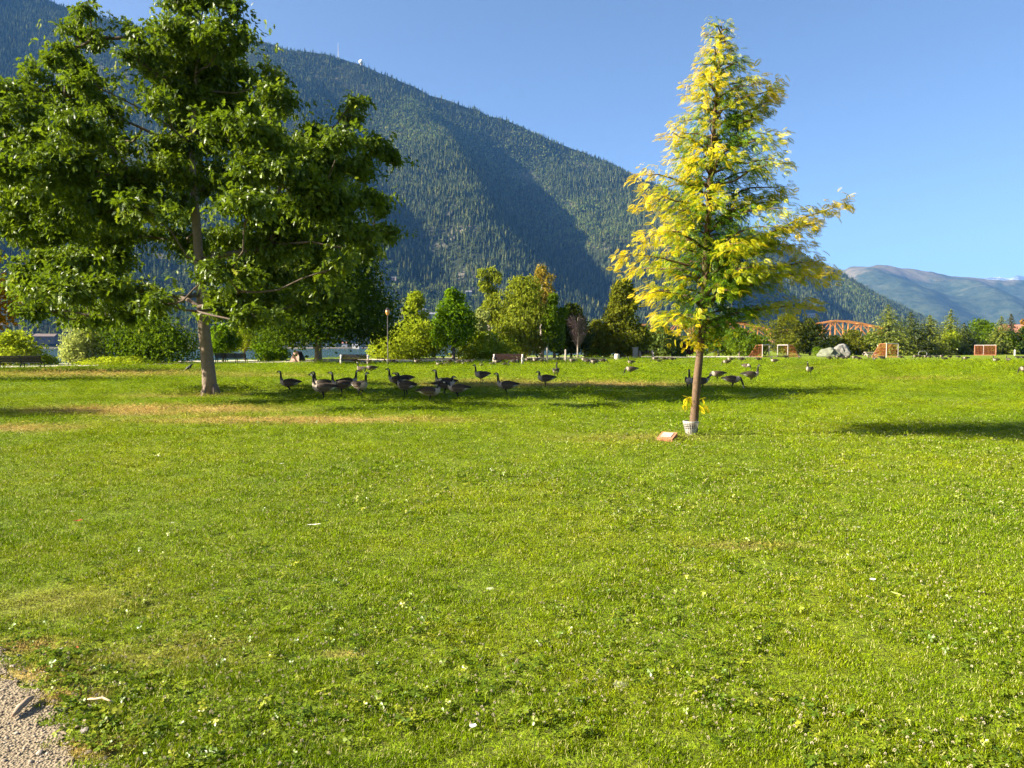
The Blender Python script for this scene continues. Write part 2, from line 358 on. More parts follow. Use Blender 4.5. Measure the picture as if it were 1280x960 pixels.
def mountain():
    px=np.linspace(-700,1330,340); t=np.concatenate([[-.03],np.linspace(0,1,130),[1.03,1.1,1.25,1.5]])
    PX,T=np.meshgrid(px,t); X,Y,Z=mountain_z(PX,T); b=Buf(); ny,nx=PX.shape; i=np.arange(nx*ny).reshape(ny,nx)
    b.add(np.stack([X,Y,Z],-1).reshape(-1,3),np.stack([i[:-1,:-1],i[:-1,1:],i[1:,1:],i[1:,:-1]],-1).reshape(-1,4))
    s=N('forest_floor'); p=s.pos(); n1=s.noise(p,.006,5,.65); n2=s.noise(p,.03,4,.7); n3=s.noise(p,.0025,3,.6)
    c=s.ramp(n2,[(.3,(.010,.015,.006)),(.6,(.025,.030,.011)),(.8,(.06,.058,.028))])
    c=s.mix(s.maprange(s.math('ADD',n1,s.math('MULTIPLY',n2,.3)),.70,.84,0,.8),c,(.17,.15,.11))
    o=b.build('mountain',s.done(s.pbr(c,.95,.05,normal=s.bump(n2,.6,12))),smooth=True); tag(o,kind='structure')
mountain()
def conifer_proto(seed):
    rg=np.random.default_rng(seed); b=Buf(); tiers=5; n=6
    for k in range(tiers):
        z0=.06+.17*k; z1=min(1,z0+.36-.02*k); r=(.20-.036*k)*(1+.2*(rg.random()-.5)); th=np.arange(n)/n*2*math.pi+rg.random()*6
        rr=r*(.65+.7*rg.random(n)); zz=z0+(rg.random(n)-.5)*.07
        v=np.concatenate([np.stack([np.cos(th)*rr,np.sin(th)*rr,zz],-1),[[0,0,z1]]])
        b.add(v,[(j,(j+1)%n,n) for j in range(n)],a=rg.random())
    return b
def broad_proto(seed):
    rg=np.random.default_rng(seed); b=Buf()
    for k in range(22):
        c=np.array([rg.normal()*.16,rg.normal()*.16,.45+rg.normal()*.17]); r=.10+.06*rg.random(); v=rg.normal(size=(5,3)); v/=np.linalg.norm(v,axis=1)[:,None]
        b.add(c+v*r,[(0,1,2),(0,2,3),(0,3,4),(1,2,4)],a=rg.random())
    return b
def forest():
    def fm(name,dark,light):
        s=N(name); r=s.rand(); c=s.ramp(r,[(0,dark),(.8,light),(1,(light[0]*1.7,light[1]*1.35,light[2]))])
        d=s.n('ShaderNodeBsdfDiffuse'); s.l(c,d.inputs[0]); return s.done(d.outputs[0])
    cm=fm('conifer_needles',(.006,.012,.005),(.066,.084,.030)); bm_=fm('far_broadleaf',(.09,.15,.03),(.19,.23,.06))
    protos=[conifer_proto(k).build('conifer',cm) for k in range(6)]+[broad_proto(k).build('broadleaf',bm_) for k in range(3)]
    rg=np.random.default_rng(11); n=170000
    px=rg.uniform(-120,1290,n); t=rg.random(n)**.62
    X,Y,Z=mountain_z(px,t); ys=(HY-(Z-EYE)/Y*F)
    dens=np.clip(.80+2.3*fbm(X/260,Y/260,5,21),.33,1)
    keep=(rg.random(n)<dens)&(ys>-60)&(t>.004)
    X,Y,Z,t,px=X[keep],Y[keep],Z[keep],t[keep],px[keep]; n=len(X)
    leafy=(rg.random(n)<np.clip(.06+1.6*fbm(X/300,Y/300,3,33)+.35*sstep(.25,.0,t),0,.75))
    h=rg.uniform(9,25,n)*rg.uniform(.8,1.12,n)*np.where(leafy,.62,1)*(1-.25*sstep(.6,1,t)); wd=h*rg.uniform(.55,.95,n)
    pick=np.where(leafy,6+rg.integers(0,3,n),rg.integers(0,6,n))
    sc=np.stack([wd,wd,h],-1); sc[leafy,:2]*=1.2
    scatter('forest',np.stack([X,Y,Z-.5],-1),rg.uniform(0,6.28,n),sc,pick,protos,label='dense conifer forest covering the whole mountainside across the lake',cat='forest')
forest()
def hill(name,sil,dr,df,spur,seed,mat,px0,px1):
    px=np.linspace(px0,px1,220); t=np.concatenate([np.linspace(0,1,70),[1.05,1.2,1.5]])
    PX,T=np.meshgrid(px,t); d=df+(dr-df)*T; ys=np.interp(PX,*zip(*sil)); zr=(HY-ys)/F*dr
    X=(PX-640)/F*d; tt=np.clip(T,0,1); z=zr*tt**1.1-4*(T<=0)
    z=z+(interp_cos(PX-150*(1-T),*spur)*.5+fbm(X/700,d/700,5,seed)*110)*sstep(.03,.35,T)*(1-.85*sstep(.86,1,T))*np.clip(zr/500,.1,1)
    z=z+fbm(X/160,d/160,3,seed+5)*22*sstep(.1,.5,T)-np.clip(T-1,0,1)*1500
    b=Buf(); ny,nx=PX.shape; i=np.arange(nx*ny).reshape(ny,nx); b.add(np.stack([X,d,z],-1).reshape(-1,3),np.stack([i[:-1,:-1],i[:-1,1:],i[1:,1:],i[1:,:-1]],-1).reshape(-1,4))
    tag(b.build(name,mat,smooth=True),kind='structure')
s=N('far_slopes'); p=s.pos(); n1=s.noise(p,.0016,5,.62,.6); n2=s.noise(p,.012,5,.75); z=s.n('ShaderNodeSeparateXYZ'); s.l(p,z.inputs[0])
c=s.ramp(n2,[(.35,(.018,.030,.018)),(.65,(.055,.066,.036))]); alt=s.maprange(z.outputs[2],250,640,-.16,.14)
c=s.mix(s.maprange(s.math('ADD',s.math('ADD',n1,alt),s.math('MULTIPLY',n2,.15)),.62,.80,0,.6),c,(.19,.15,.105))
FAR=s.done(s.pbr(c,.95,.05,normal=s.bump(n2,.5,25)))
hill('far_hills',[(820,372),(960,358),(1040,346),(1062,336),(1095,332),(1130,335),(1160,340),(1185,346),(1215,346),(1250,351),(1290,353),(1420,372),(1800,400)],6600,4200,([600,1000,1070,1130,1185,1230,1290,1360,1900],[0,0,90,-60,120,-40,60,0,0]),41,FAR,820,1800)
s=N('snowy_rock'); p=s.pos(); n1=s.noise(p,.003,5,.7); FARS=s.done(s.pbr(s.ramp(n1,[(.42,(.10,.11,.12)),(.6,(.50,.52,.55))]),.9,.1))
hill('far_range',[(1000,380),(1120,356),(1215,350),(1246,346),(1258,348),(1268,344),(1282,347),(1310,343),(1400,350),(1700,372)],12600,9500,([600,1900],[0,0]),61,FARS,1000,1700)
# ------------------------------------------------------------------ trees
def unit(v): return v/(np.linalg.norm(v,axis=-1,keepdims=True)+1e-9)
def cards(b,P,Nn,size,asp,rg,tint,hang=0.0):
    """leaf clumps: one bent four-sided blade each"""
    n=len(P); Nn=unit(Nn); r=rg.normal(size=(n,3)); r[:,2]-=hang*3
    u=unit(r-(r*Nn).sum(1)[:,None]*Nn); w=np.cross(Nn,u); s=(np.asarray(size)*np.ones(n))[:,None]; a=s*asp
    bend=Nn*s*.18
    V=np.stack([P-u*s*.5-bend,P+w*a*.5,P+u*s*.5-bend,P-w*a*.5],1).reshape(-1,3)
    i=np.arange(n*4).reshape(n,4); b.add(V,i,a=np.repeat(np.clip(tint,0,1),4))
def lobes_crown(rg,lobes,n,size,asp=.6,shell=.62,hang=0,up=.25,mid=.45,spread=.22):
    b=Buf(); L=np.array(lobes,float); wts=(L[:,3]*L[:,4]+L[:,3]*L[:,5]+L[:,4]*L[:,5]); k=rg.choice(len(L),n,p=wts/wts.sum())
    d=unit(rg.normal(size=(n,3))); rad=shell+(1.12-shell)*rg.random(n)**.7; rad=np.where(rg.random(n)<.10,rad*rg.uniform(1.02,1.35,n),rad); lump=1+.34*np.array([mnoise.noise(Vector((x*2.3+kk*7,y*2.3,z*2.3))) for (x,y,z),kk in zip(d,k)])
    P=L[k,:3]+d*(rad*lump)[:,None]*L[k,3:6]
    Nn=d*.8+rg.normal(size=(n,3))*.55+np.array([0,0,up])
    lt=rg.normal(size=len(L))*spread*.5
    cards(b,P,Nn,size*rg.uniform(.6,1.35,n),asp,rg,mid+lt[k]+rg.normal(size=n)*spread,hang); return b
def env_lobes(rg,kind,H,W,base,K):
    """clump centres that fill a crown envelope: base = height where the crown starts"""
    out=[]; hh=H-base
    for i in range(K):
        f=(i+.5)/K if kind!='round' else rg.random()
        if kind=='round': prof=math.sqrt(max(.05,1-(2*f-1)**2))
        elif kind=='dome': prof=(1-f**2.2)**.6
        elif kind=='cone': prof=(1-f)**.8+.07
        elif kind=='egg': prof=math.sin(math.pi*min(1,f*.78+.2))**.8
        elif kind=='column': prof=min(1,(1-f)*3)**.5*(.75+.25*math.sin(f*9))
        rad=W/2*prof; an=rg.random()*6.283; q=rad*(.74*math.sqrt(rg.random())); lr=max(.12*W,.42*rad)*rg.uniform(.65,1.25)
        lz=min(lr*rg.uniform(.75,1.15),hh*.3)
        z=base+hh*f; z=min(z,H-lz*.85); z=max(z,base+lz*.75)
        out.append((math.cos(an)*q,math.sin(an)*q,z,lr,lr,lz))
    return out
def trunk_limbs(rg,H,base,r,lobes,lean=0,n=5):
    b=Buf(); top=base+(H-base)*.62; b.tube([(0,0,-.15),(.0,0,.25*base),(lean*.5,0,base),(lean,.05,top)],[r*1.5,r*1.05,r*.85,r*.3],8,wob=.12,seed=3)
    for l in sorted(lobes,key=lambda l:l[2])[:max(n,2)+4]:
        z=max(base*.85,min(l[2]-.9*math.hypot(l[0],l[1])-.3,top)); b.tube([(0,0,z),(l[0]*.5,l[1]*.5,(z+l[2])*.5+.1),(l[0],l[1],l[2])],[r*.42,r*.26,r*.08],5)
    return b
BARK=plain('grey_bark',(.15,.12,.095),.9,.1,var=.45,scale=6,bump=.6)
PALEBARK=plain('pale_bark',(.42,.36,.28),.85,.1,var=.35,scale=5,bump=.4)
LIMB=plain('shade_toned_limb_bark',(.10,.078,.058),.9,.1,var=.4,scale=9,bump=.6)  # oak limbs: crown shade painted in as a darker bark colour
OAKBARK=plain('oak_bark',(.20,.155,.115),.9,.1,var=.4,scale=9,bump=.8)
LM={'shade':leafmat('shade_tree_leaves',(.020,.048,.005),(.085,.130,.010)),'mid':leafmat('green_leaves',(0.035, 0.08, 0.006),(0.15, 0.22, 0.012)),
 'bright':leafmat('bright_leaves',(0.055, 0.125, 0.006),(0.2, 0.32, 0.012)),
 'yellowgreen':leafmat('yellow_green_leaves',(0.11, 0.16, 0.01),(0.36, 0.42, 0.025)),
 'dark':leafmat('dark_leaves',(0.018,.034,0.0060),(0.075,.095,0.0120)),
 'olive':leafmat('olive_leaves',(0.045, 0.064, 0.008),(0.2, 0.21, 0.018)),
 'birch':leafmat('birch_leaves',(0.085, 0.125, 0.012),(0.29, 0.32, 0.03)),
 'birchtop':leafmat('rusty_birch_leaves',(0.15, 0.12, 0.02),(0.4, 0.3, 0.05)),
 'silver':leafmat('silvery_leaves',(0.11, 0.15, 0.035),(0.42, 0.46, 0.15)),
 'grey':leafmat('grey_green_leaves',(0.05, 0.09, 0.02),(0.2, 0.26, 0.05)),
 'red':leafmat('purple_red_leaves',(.045,.010,.014),(.17,.03,.035)),
 'copper':leafmat('copper_leaves',(0.134,.07,0.0090),(0.391,.20,0.0180)),
 'conifer':leafmat('spruce_needles',(0.022,.040,0.0084),(0.086,.11,0.0168),.12,.02),
 'coniferlight':leafmat('light_cedar_needles',(0.050,.085,0.0096),(0.196,.22,0.0210),.15,.02),
 'coniferdark':leafmat('dark_spruce_needles',(0.022,.030,0.0120),(0.069,.070,0.0240),.1,.02)}
TREEG='trees and shrubs along the far edge of the field'
def plant(name,label,cat,px,base,top,wpx,kind='round',mat='mid',start=.18,K=16,n=4200,size=.34,asp=.62,hang=0,bark=None,trunk=True,seed=None,group=None,r=None,shell=.6,yoff=0,parts=('trunk','crown')):
    seed=int(px*7+top) if seed is None else seed; rg=np.random.default_rng(abs(seed)); x,y,z=at(px,base); 
    if yoff: x*= (y+yoff)/y; y+=yoff; z=float(ground_h(x,y))
    H=(base-top)*y/F; W=wpx*y/F; t=empty(name,(x,y,z),label,cat,group)
    lob=env_lobes(rg,kind,H,W,H*start,int(K*1.7))
    if trunk: trunk_limbs(rg,H,max(H*start,.3),r or H*.018+.04,lob).build(parts[0],bark or BARK,t,smooth=True)
    else:
        s_=Buf()
        for l in lob[:5]: s_.tube([(l[0]*.2,l[1]*.2,-.1),(l[0]*.7,l[1]*.7,l[2]*.6),(l[0],l[1],l[2])],[.06,.045,.02],5)
        s_.build('stem',BARK,t,smooth=True)
    lobes_crown(rg,lob,n,size,asp,hang=hang,shell=shell).build(parts[1] if trunk else 'foliage',LM[mat],t,attr=True)
    return t
def conifer(name,label,px,base,top,wpx,mat='conifer',start=.04,n=30,group=None,seed=None,asp=.5,dens=1.0):
    seed=int(px*3+top) if seed is None else seed; rg=np.random.default_rng(abs(seed)); x,y,z=at(px,base); H=(base-top+5)*y/F; W=wpx*y/F*1.65
    t=empty(name,(x,y,z),label,'tree',group); b=Buf(); P=[];Nn=[];S=[];T=[]
    Buf().tube([(0,0,-.1),(0,0,H*.5),(0,0,H*.97)],[H*.02+.05,H*.012,.02],7).build('trunk',BARK,t,smooth=True)
    for i in range(n):
        f=i/(n-1); zz=H*(start+(1-start)*f*.985); L=W/2*((1-f)**.72*.96+.04); m=int((12+9*(1-f))*dens)
        for k in range(m):
            an=rg.random()*6.283; LL=L*rg.uniform(.62,1.12); nb=max(3,int(LL/.26))
            for j in range(nb):
                q=(j+.6)/nb*LL; d=np.array([math.cos(an),math.sin(an),0]); p=d*q+np.array([0,0,zz+.10*q-.26*q*q/max(L,.5)])+rg.normal(size=3)*.09
                P.append(p); Nn.append(np.array([0,0,.75])+d*.45+rg.normal(size=3)*.4); S.append(.52*rg.uniform(.6,1.3)*(1-.45*f)); T.append(.30+.45*q/max(L,.3)*rg.random()+rg.normal()*.14)
    cards(b,np.array(P),np.array(Nn),np.array(S),asp,rg,np.array(T)); b.build('crown',LM[mat],t,attr=True); return t

# --- big oak in the lawn
_r=random.Random(12); OAK_LOBES=[]
for _q in '''225,10,18,16 262,14,24,20 295,20,20,16 240,45,32,24 285,55,30,22 175,50,15,17 185,80,20,20 215,85,34,24 262,90,36,26 300,95,20,14 240,120,38,22 280,130,36,24 205,130,22,14 350,105,17,18 340,125,25,17 322,145,32,19 300,165,40,24 260,165,46,24 118,18,13,14 100,42,18,15 128,52,15,11 95,66,17,13 110,88,24,15 78,80,13,11 130,110,22,15 100,120,26,17 140,142,22,14 110,155,34,19 50,92,13,14 42,116,21,15 18,115,16,14 70,135,20,12 30,145,32,17 15,170,28,18 60,175,36,19 100,190,38,21 150,178,30,17 20,205,34,21 70,215,44,23 125,225,46,24 175,222,36,20 210,212,24,17 30,245,38,21 85,255,44,23 140,260,46,23 190,258,30,18 15,275,32,19 65,290,40,21 115,290,46,21 165,292,32,18 45,325,26,13 90,325,36,17 135,325,44,19 40,350,24,13 75,362,36,15 120,360,44,17 170,358,30,15 65,385,26,11 105,390,36,13 160,386,34,14 205,376,20,12 240,215,38,20 228,252,24,13 262,232,22,13 330,185,44,21 370,185,28,16 400,172,20,18 300,222,38,20 350,220,44,23 395,215,40,22 445,130,11,13 440,150,19,15 430,175,30,18 470,180,19,11 490,192,15,9 450,205,34,14 312,258,34,20 350,262,44,23 400,255,44,22 445,245,30,14 470,258,15,9 300,300,32,20 345,300,44,23 395,295,44,22 440,290,32,15 482,288,20,10 460,310,18,10 290,335,28,18 330,340,44,21 380,335,44,20 425,330,30,14 300,372,38,17 350,375,44,16 400,370,34,14 285,385,22,10 320,392,28,11  262,345,18,12 235,300,28,15 264,312,24,15 234,272,20,9 225,182,28,15'''.split():
    _a=[float(v) for v in _q.split(',')]; OAK_LOBES.append((*_a,_r.uniform(-1,1)*np.interp(_a[1],[0,60,150,260,340,400],[.5,1.6,4.2,6.8,7.8,6.6])*(1-.55*min(1,abs(_a[0]-250)/250)**2)))
def leafmesh():
    # lobed leaf, folded on the midrib, pointing +X with length 1
    pr=[(.0,.02),(.22,.25),(.33,.09),(.52,.34),(.62,.12),(.80,.22),(1.0,.0)]
    L=[(x,y,y*.28-.22*x*x) for x,y in pr]; mid=[(0,0,0),(.5,0,-.055),(1.0,0,-.22)]
    return np.array(L+[(x,-y,z) for x,y,z in L]+mid),7
def oak():
    rg=np.random.default_rng(77); bx,by,bz=at(262,494); t=empty('oak_tree',(bx,by,bz),'large leafy green oak with a straight grey trunk standing on the lawn','tree')
    k=by/F; zc=lambda py:EYE+(HY-py)*k-bz; xc=lambda px:(px-262)*k
    tp=[(262,500),(261,470),(257,420),(254,380),(252,340),(250,300),(247,250),(245,200),(248,140),(254,80),(256,20)]
    rad=[.27,.215,.19,.175,.16,.14,.115,.09,.065,.04,.018]
    TP=np.array([(xc(a),0,zc(b_)) for a,b_ in tp]); b=Buf(); b.tube(TP,rad,14,wob=.08,seed=5)
    for an in range(5): # root flare
        a=an*1.3+.4; b.tube([(math.cos(a)*.17,math.sin(a)*.17,.35),(math.cos(a)*.26,math.sin(a)*.26,.05),(math.cos(a)*.36,math.sin(a)*.36,-.1)],[.08,.09,.05],6)
    C=[]
    for a,py,rx,ry,dy in OAK_LOBES:
        q=(by+dy)/F; C.append(((a-640)*q-bx,dy,EYE+(HY-py)*q-bz,rx*q*.95,max(rx,ry)*q*1.0,ry*q*.95))
    C=np.array(C)
    # limbs fork: every foliage mass hangs on the nearest node nearer to the trunk
    nodes=[np.array([np.interp(z,TP[:,2],TP[:,0]),0,z]) for z in np.arange(zc(368),zc(40),.55)]; par=[None]*len(nodes); plen=[0]*len(nodes); nt=len(nodes)
    order=sorted(range(len(C)),key=lambda q:np.linalg.norm(C[q][:3]-np.array([np.interp(max(C[q][2]-1,1),TP[:,2],TP[:,0]),0,max(C[q][2]-1,zc(392))])))
    for q in order:
        p=C[q][:3]-np.array([0,0,C[q][5]*.3]); best=min(range(len(nodes)),key=lambda k:np.linalg.norm((nodes[k]-p)*np.array([1,1,1.15]))+.28*plen[k]+(3 if nodes[k][2]>p[2]+.35 else 0)+.3*max(0,.5-abs(nodes[k][2]-p[2])))
        L=np.linalg.norm(nodes[best]-p); m=(nodes[best]+p)/2+np.array([0,0,-.05*L])+rg.normal(size=3)*.06*L
        nodes.append(m); par.append(best); plen.append(plen[best]+L*.5); nodes.append(p); par.append(len(nodes)-2); plen.append(plen[best]+L)
    load=[0.]*len(nodes)
    for k in range(len(nodes)-1,nt-1,-1):
        load[k]+=.5 if (k-nt)%2 else .15
        if par[k] is not None and par[k]>=nt: load[par[k]]+=load[k]
    for k in range(nt,len(nodes),2):
        r0=.021*math.sqrt(load[k])+.010; r1=.021*math.sqrt(load[k+1])+.004; a0=nodes[par[k]]; tr=1.0 if par[k]<nt else 1
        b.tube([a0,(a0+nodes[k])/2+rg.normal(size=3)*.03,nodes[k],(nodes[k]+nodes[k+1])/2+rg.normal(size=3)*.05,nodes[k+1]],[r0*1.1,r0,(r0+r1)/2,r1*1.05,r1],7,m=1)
        for _ in range(5):
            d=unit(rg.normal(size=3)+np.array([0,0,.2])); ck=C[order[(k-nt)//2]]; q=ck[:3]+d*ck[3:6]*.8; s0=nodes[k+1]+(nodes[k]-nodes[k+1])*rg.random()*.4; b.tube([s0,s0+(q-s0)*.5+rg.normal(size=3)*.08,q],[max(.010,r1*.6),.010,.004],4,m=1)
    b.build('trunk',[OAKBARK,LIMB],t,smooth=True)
    # leaf rosettes grouped in pads at the twig ends, so that light and gaps show between the pads
    base,nh=leafmesh(); vol=C[:,3]*C[:,5]; cnt=np.maximum(4,(vol/vol.sum()*OAKPADS)).astype(int); cb=Buf(); allP=[];allD=[];allT=[]
    for c,m in zip(C,cnt):
        d=unit(rg.normal(size=(m,3))); r=rg.random(m)**.45; pc=c[:3]+d*(.12+.88*r)[:,None]*c[3:6]
        for q,dq in zip(pc,d):
            pr=min(rg.uniform(.34,.76),.82*c[3]); mm=int(31*(pr/.6)**1.9)+6; e=unit(rg.normal(size=(mm,3))); rr=np.abs(rg.normal(size=mm))*.62; rr=np.where(rg.random(mm)<.15,rr*1.3,rr)
            out=unit(q-np.array([xc(250),0,zc(300)])); P=q+e*rr[:,None]*np.array([pr*1.4,pr*1.4,pr*.5])+out*pr*.25*rg.random((mm,1))
            axis=unit(out*.7+e*.5+np.array([0,0,.30])+rg.normal(size=(mm,3))*.30); tp=np.clip(.36+rg.normal()*.13,0,1)
            for _ in range(6):
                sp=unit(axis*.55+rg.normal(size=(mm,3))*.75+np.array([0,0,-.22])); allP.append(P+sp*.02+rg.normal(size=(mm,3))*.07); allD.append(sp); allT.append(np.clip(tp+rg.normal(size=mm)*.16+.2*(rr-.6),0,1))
    P=np.concatenate(allP); D=np.concatenate(allD); T=np.concatenate(allT); n=len(P); print('oak leaves',n)
    up=unit(np.array([0,0,1.])+rg.normal(size=(n,3))*.5+np.array([-.2,-.05,0])); Y=unit(np.cross(up,D)); Z=np.cross(D,Y); s=rg.uniform(.12,.215,n)
    V=P[:,None,:]+s[:,None,None]*(base[None,:,0,None]*D[:,None]+base[None,:,1,None]*Y[:,None]*1.05+base[None,:,2,None]*Z[:,None]); nv=len(base)
    i=np.arange(n)[:,None]*nv
    fl=[[14,0,1,2],[14,2,3,15],[15,3,4,5],[15,5,6,16]]; fr_=[[14,9,8,7],[14,15,10,9],[15,12,11,10],[15,16,13,12]]
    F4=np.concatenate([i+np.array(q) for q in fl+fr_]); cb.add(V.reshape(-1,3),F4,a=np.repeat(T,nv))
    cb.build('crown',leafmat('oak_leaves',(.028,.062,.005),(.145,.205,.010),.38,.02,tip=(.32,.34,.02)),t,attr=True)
OAKPADS=880
oak()

# --- golden tree with feathery leaves
def golden():
    rg=np.random.default_rng(31); bx,by,bz=at(867,544); k=by/F; t=empty('golden_locust_tree',(bx,by,bz),'young golden yellow conical tree with feathery leaves, right of centre on the lawn','tree')
    zc=lambda py:EYE+(HY-py)*k-bz; xc=lambda px:(px-867)*k
    tp=[(867,546),(868,530),(870,500),(872,470),(875,440),(878,400),(880,350),(882,300),(885,230),(889,160),(893,100),(896,64),(897,36)]
    rad=[.092,.08,.074,.071,.067,.075,.065,.058,.048,.036,.024,.014,.005]; TP=np.array([(xc(a),0,zc(q)) for a,q in tp]); b=Buf(); b.tube(TP,rad,12,wob=.1,seed=2)
    PY=[26,30,60,95,130,160,190,235,290,350,385,410,432]; LX=[894,886,871,860,851,848,822,797,782,776,800,815,858]; PR=[26,30,60,95,130,165,200,240,290,345,385,410,432]; RX=[900,904,918,946,954,960,964,970,968,975,968,938,902]
    br=[]
    zs=np.linspace(zc(428),zc(44),112)
    for i,z0 in enumerate(zs):
        py=HY-(z0+bz-EYE)/k; an=i*2.39996+rg.normal()*.25; l=np.interp(py,PY,LX); r=np.interp(py,PR,RX); tx=np.interp(z0,TP[:,2],TP[:,0]); cl=(1+math.cos(an))/2
        L=((1-cl)*(tx-xc(l))+cl*(xc(r)-tx))*rg.choice([.5,.7,.86,.98,1.06])*rg.uniform(.9,1.05)*(1+.28*abs(math.sin(an))); br.append((z0,an,max(L,.06),tx))
    br=[q for q in br]
    # the long arms that stick out on the right
    for (py,px,pz,dy) in ((318,1046,262,-.3),(300,1030,300,.3),(330,1030,325,.1),(345,1036,345,-.2),(372,1022,386,0),(190,972,110,.1),(150,966,128,-.1),(300,1010,290,-.5),(260,990,240,.2)):
        z0=zc(py+34); br.append((z0,math.atan2(dy,1),xc(px)-np.interp(z0,TP[:,2],TP[:,0]),np.interp(z0,TP[:,2],TP[:,0]),zc(pz)))
    P=[];D=[];A=[];S=[]
    for q in br:
        z0,an,L,tx=q[:4]; d=np.array([math.cos(an),math.sin(an),0]); zt=q[4] if len(q)>4 else z0+L*rg.uniform(.10,.42)
        u=np.linspace(0,1,7); pts=np.array([tx,0,z0])+d*(u*L)[:,None]; pts[:,2]=z0+(zt-z0)*(u**.8)+.05*L*np.sin(u*math.pi)-.10*L*u**3*(len(q)<5); pts[1:-1]+=rg.normal(size=(5,3))*.025
        b.tube(pts,np.linspace(.012+.011*L,.004,7),5)
        side=np.cross(d,[0,0,1]); bage=rg.normal()*.09; arm=len(q)>4; nf=max(7,int(L*(84 if not arm else 150)))
        for j in range(nf):
            f=(.10+.90*(j+rg.random())/nf); p=np.array([np.interp(f,u,pts[:,c]) for c in range(3)]); sg=rg.choice((-1,1)); tw=rg.uniform(.02,.36)*(1-.4*f)*min(1,L)*(1.25 if arm else 1)
            p=p+side*sg*tw+np.array([0,0,rg.normal()*.085]); dd=d*rg.uniform(.2,1.1)+side*sg*rg.uniform(.1,1.1)+np.array([0,0,rg.uniform(-.65,.30)])+rg.normal(size=3)*.2
            age_sun=f*.62+rg.normal()*.13+.26*max(0,-math.cos(an))*f+.08*max(0,-math.sin(an))+.20*(z0/zc(26)-.5)+.34*arm*f-.10*(not arm)*max(0,math.cos(an))+bage+.09  # new-growth yellow, plus sunlight painted onto the left and front sides
            P.append(p); D.append(dd); A.append(age_sun); S.append(rg.uniform(.09,.165)*(.58+.42*min(1,L)))
    # shoots on the lower trunk and under the crown
    for (px,py,n,sp) in ((862,500,9,.09),(872,506,7,.06),(864,425,26,.20),(872,432,14,.12),(890,428,14,.16),(848,415,22,.16)):
        c=np.array([xc(px),-.05,zc(py)])
        for _ in range(n): P.append(c+rg.normal(size=3)*sp*np.array([1,.6,.55])); D.append(rg.normal(size=3)+np.array([0,0,.2])); A.append(rg.uniform(.7,1.05)); S.append(rg.uniform(.10,.18))
    b.build('trunk',plain('young_bark',(.12,.078,.046),.85,.15,var=.7,scale=14,bump=.7),t,smooth=True)
    P=np.array(P);D=unit(np.array(D));A=np.array(A);S=np.array(S);n=len(P)
    up=unit(np.array([-.15,-.1,1.])+rg.normal(size=(n,3))*.45); Y=unit(np.cross(up,D)); Z=np.cross(D,Y)
    K=8; vb=[]; fb=[]
    for i in range(K): # leaflet pairs along a rachis that droops
        x=.12+.88*i/K; ln=.30*math.sin(math.pi*(.16+.74*i/K))+.05; w=.085
        for sg in (-1,1):
            o=len(vb); zz=-.30*x*x
            vb+= [(x-w*.3,0,zz),(x+.05,sg*ln*.5,zz+.02),(x+.14,sg*ln,zz-.07),(x+w*1.7,sg*ln*.45,zz+.0)]; fb.append((o,o+1,o+2,o+3))
    o=len(vb); vb+=[(.95,0,-.27),(1.05,.05,-.31),(1.2,0,-.42),(1.05,-.05,-.31)]; fb.append((o,o+1,o+2,o+3))
    vb=np.array(vb); nv=len(vb); V=P[:,None]+S[:,None,None]*(vb[None,:,0,None]*D[:,None]+vb[None,:,1,None]*Y[:,None]*1.15+vb[None,:,2,None]*Z[:,None])
    cb=Buf(); i=np.arange(n)[:,None,None]*nv; cb.add(V.reshape(-1,3),(i+np.array(fb)[None]).reshape(-1,4),a=np.repeat(np.clip(A,0,1.1),nv))
    s=N('golden_leaflets'); tt=s.attr('tint'); c=s.ramp(tt,[(.10,(.040,.105,.006)),(.40,(.135,.235,.008)),(.60,(.40,.42,.010)),(.92,(.62,.475,.010))])
    cb.build('crown',s.done(s.leaf(c,.38,.012,.4)),t,attr=True)
    # white plastic trunk guard, flared at the top
    g=Buf(); hh=.235; z=.0
    def gp(a,f): r=(.085+.058*f**1.3); return (math.cos(a)*r-.04,math.sin(a)*r-.02,.0+hh*f)
    aa=np.linspace(R(95),R(330),15)
    for j,a in enumerate(aa): g.bar(gp(a,.0),gp(a,1),.012,.006)
    for f in (.02,.12,.22,.32,.42,.58,.72,.86,1.0):
        for a0,a1 in zip(aa[:-1],aa[1:]): g.bar(gp(a0,f),gp(a1,f),.006,.034 if f<.5 or f>.95 else .013)
    go=g.build('tree_guard',plain('weathered_white_plastic',(.42,.39,.33),.6,.3,var=.25)); go.location=(bx,by,bz+.01)
    tag(go,'white slotted plastic guard around the foot of the golden tree','tree guard')
golden()

# --- second oak at the path, and trees whose shadows reach the lawn from beyond the left edge
plant('shade_tree','dark broad shade tree behind the big oak, beside the lakeside path','tree',398,450.4,268,190,'dome','shade',.17,50,40000,.36,.6,r=.34,bark=OAKBARK,seed=5)
def side_tree(px,d,H,W,mat,label,seed,name='park_tree'):
    x=(px-640)/F*d; z=float(ground_h(x,d)); rg=np.random.default_rng(seed); t=empty(name,(x,d,z),label,'tree'); lob=env_lobes(rg,'egg',H,W,H*.26,20)
    trunk_limbs(rg,H,H*.26,.2,lob).build('trunk',BARK,t,smooth=True); lobes_crown(rg,lob,6500,.34,.6).build('crown',LM[mat],t,attr=True)
side_tree(-58,50,9.4,8.6,'copper','copper brown tree at the left edge behind the oak branches',3,'copper_tree')
side_tree(-330,36,11.0,6.5,'mid','green park tree standing just beyond the left edge',4)
side_tree(-1130,16.3,11.0,8.0,'mid','green park tree near the gravel path beyond the left edge',6)

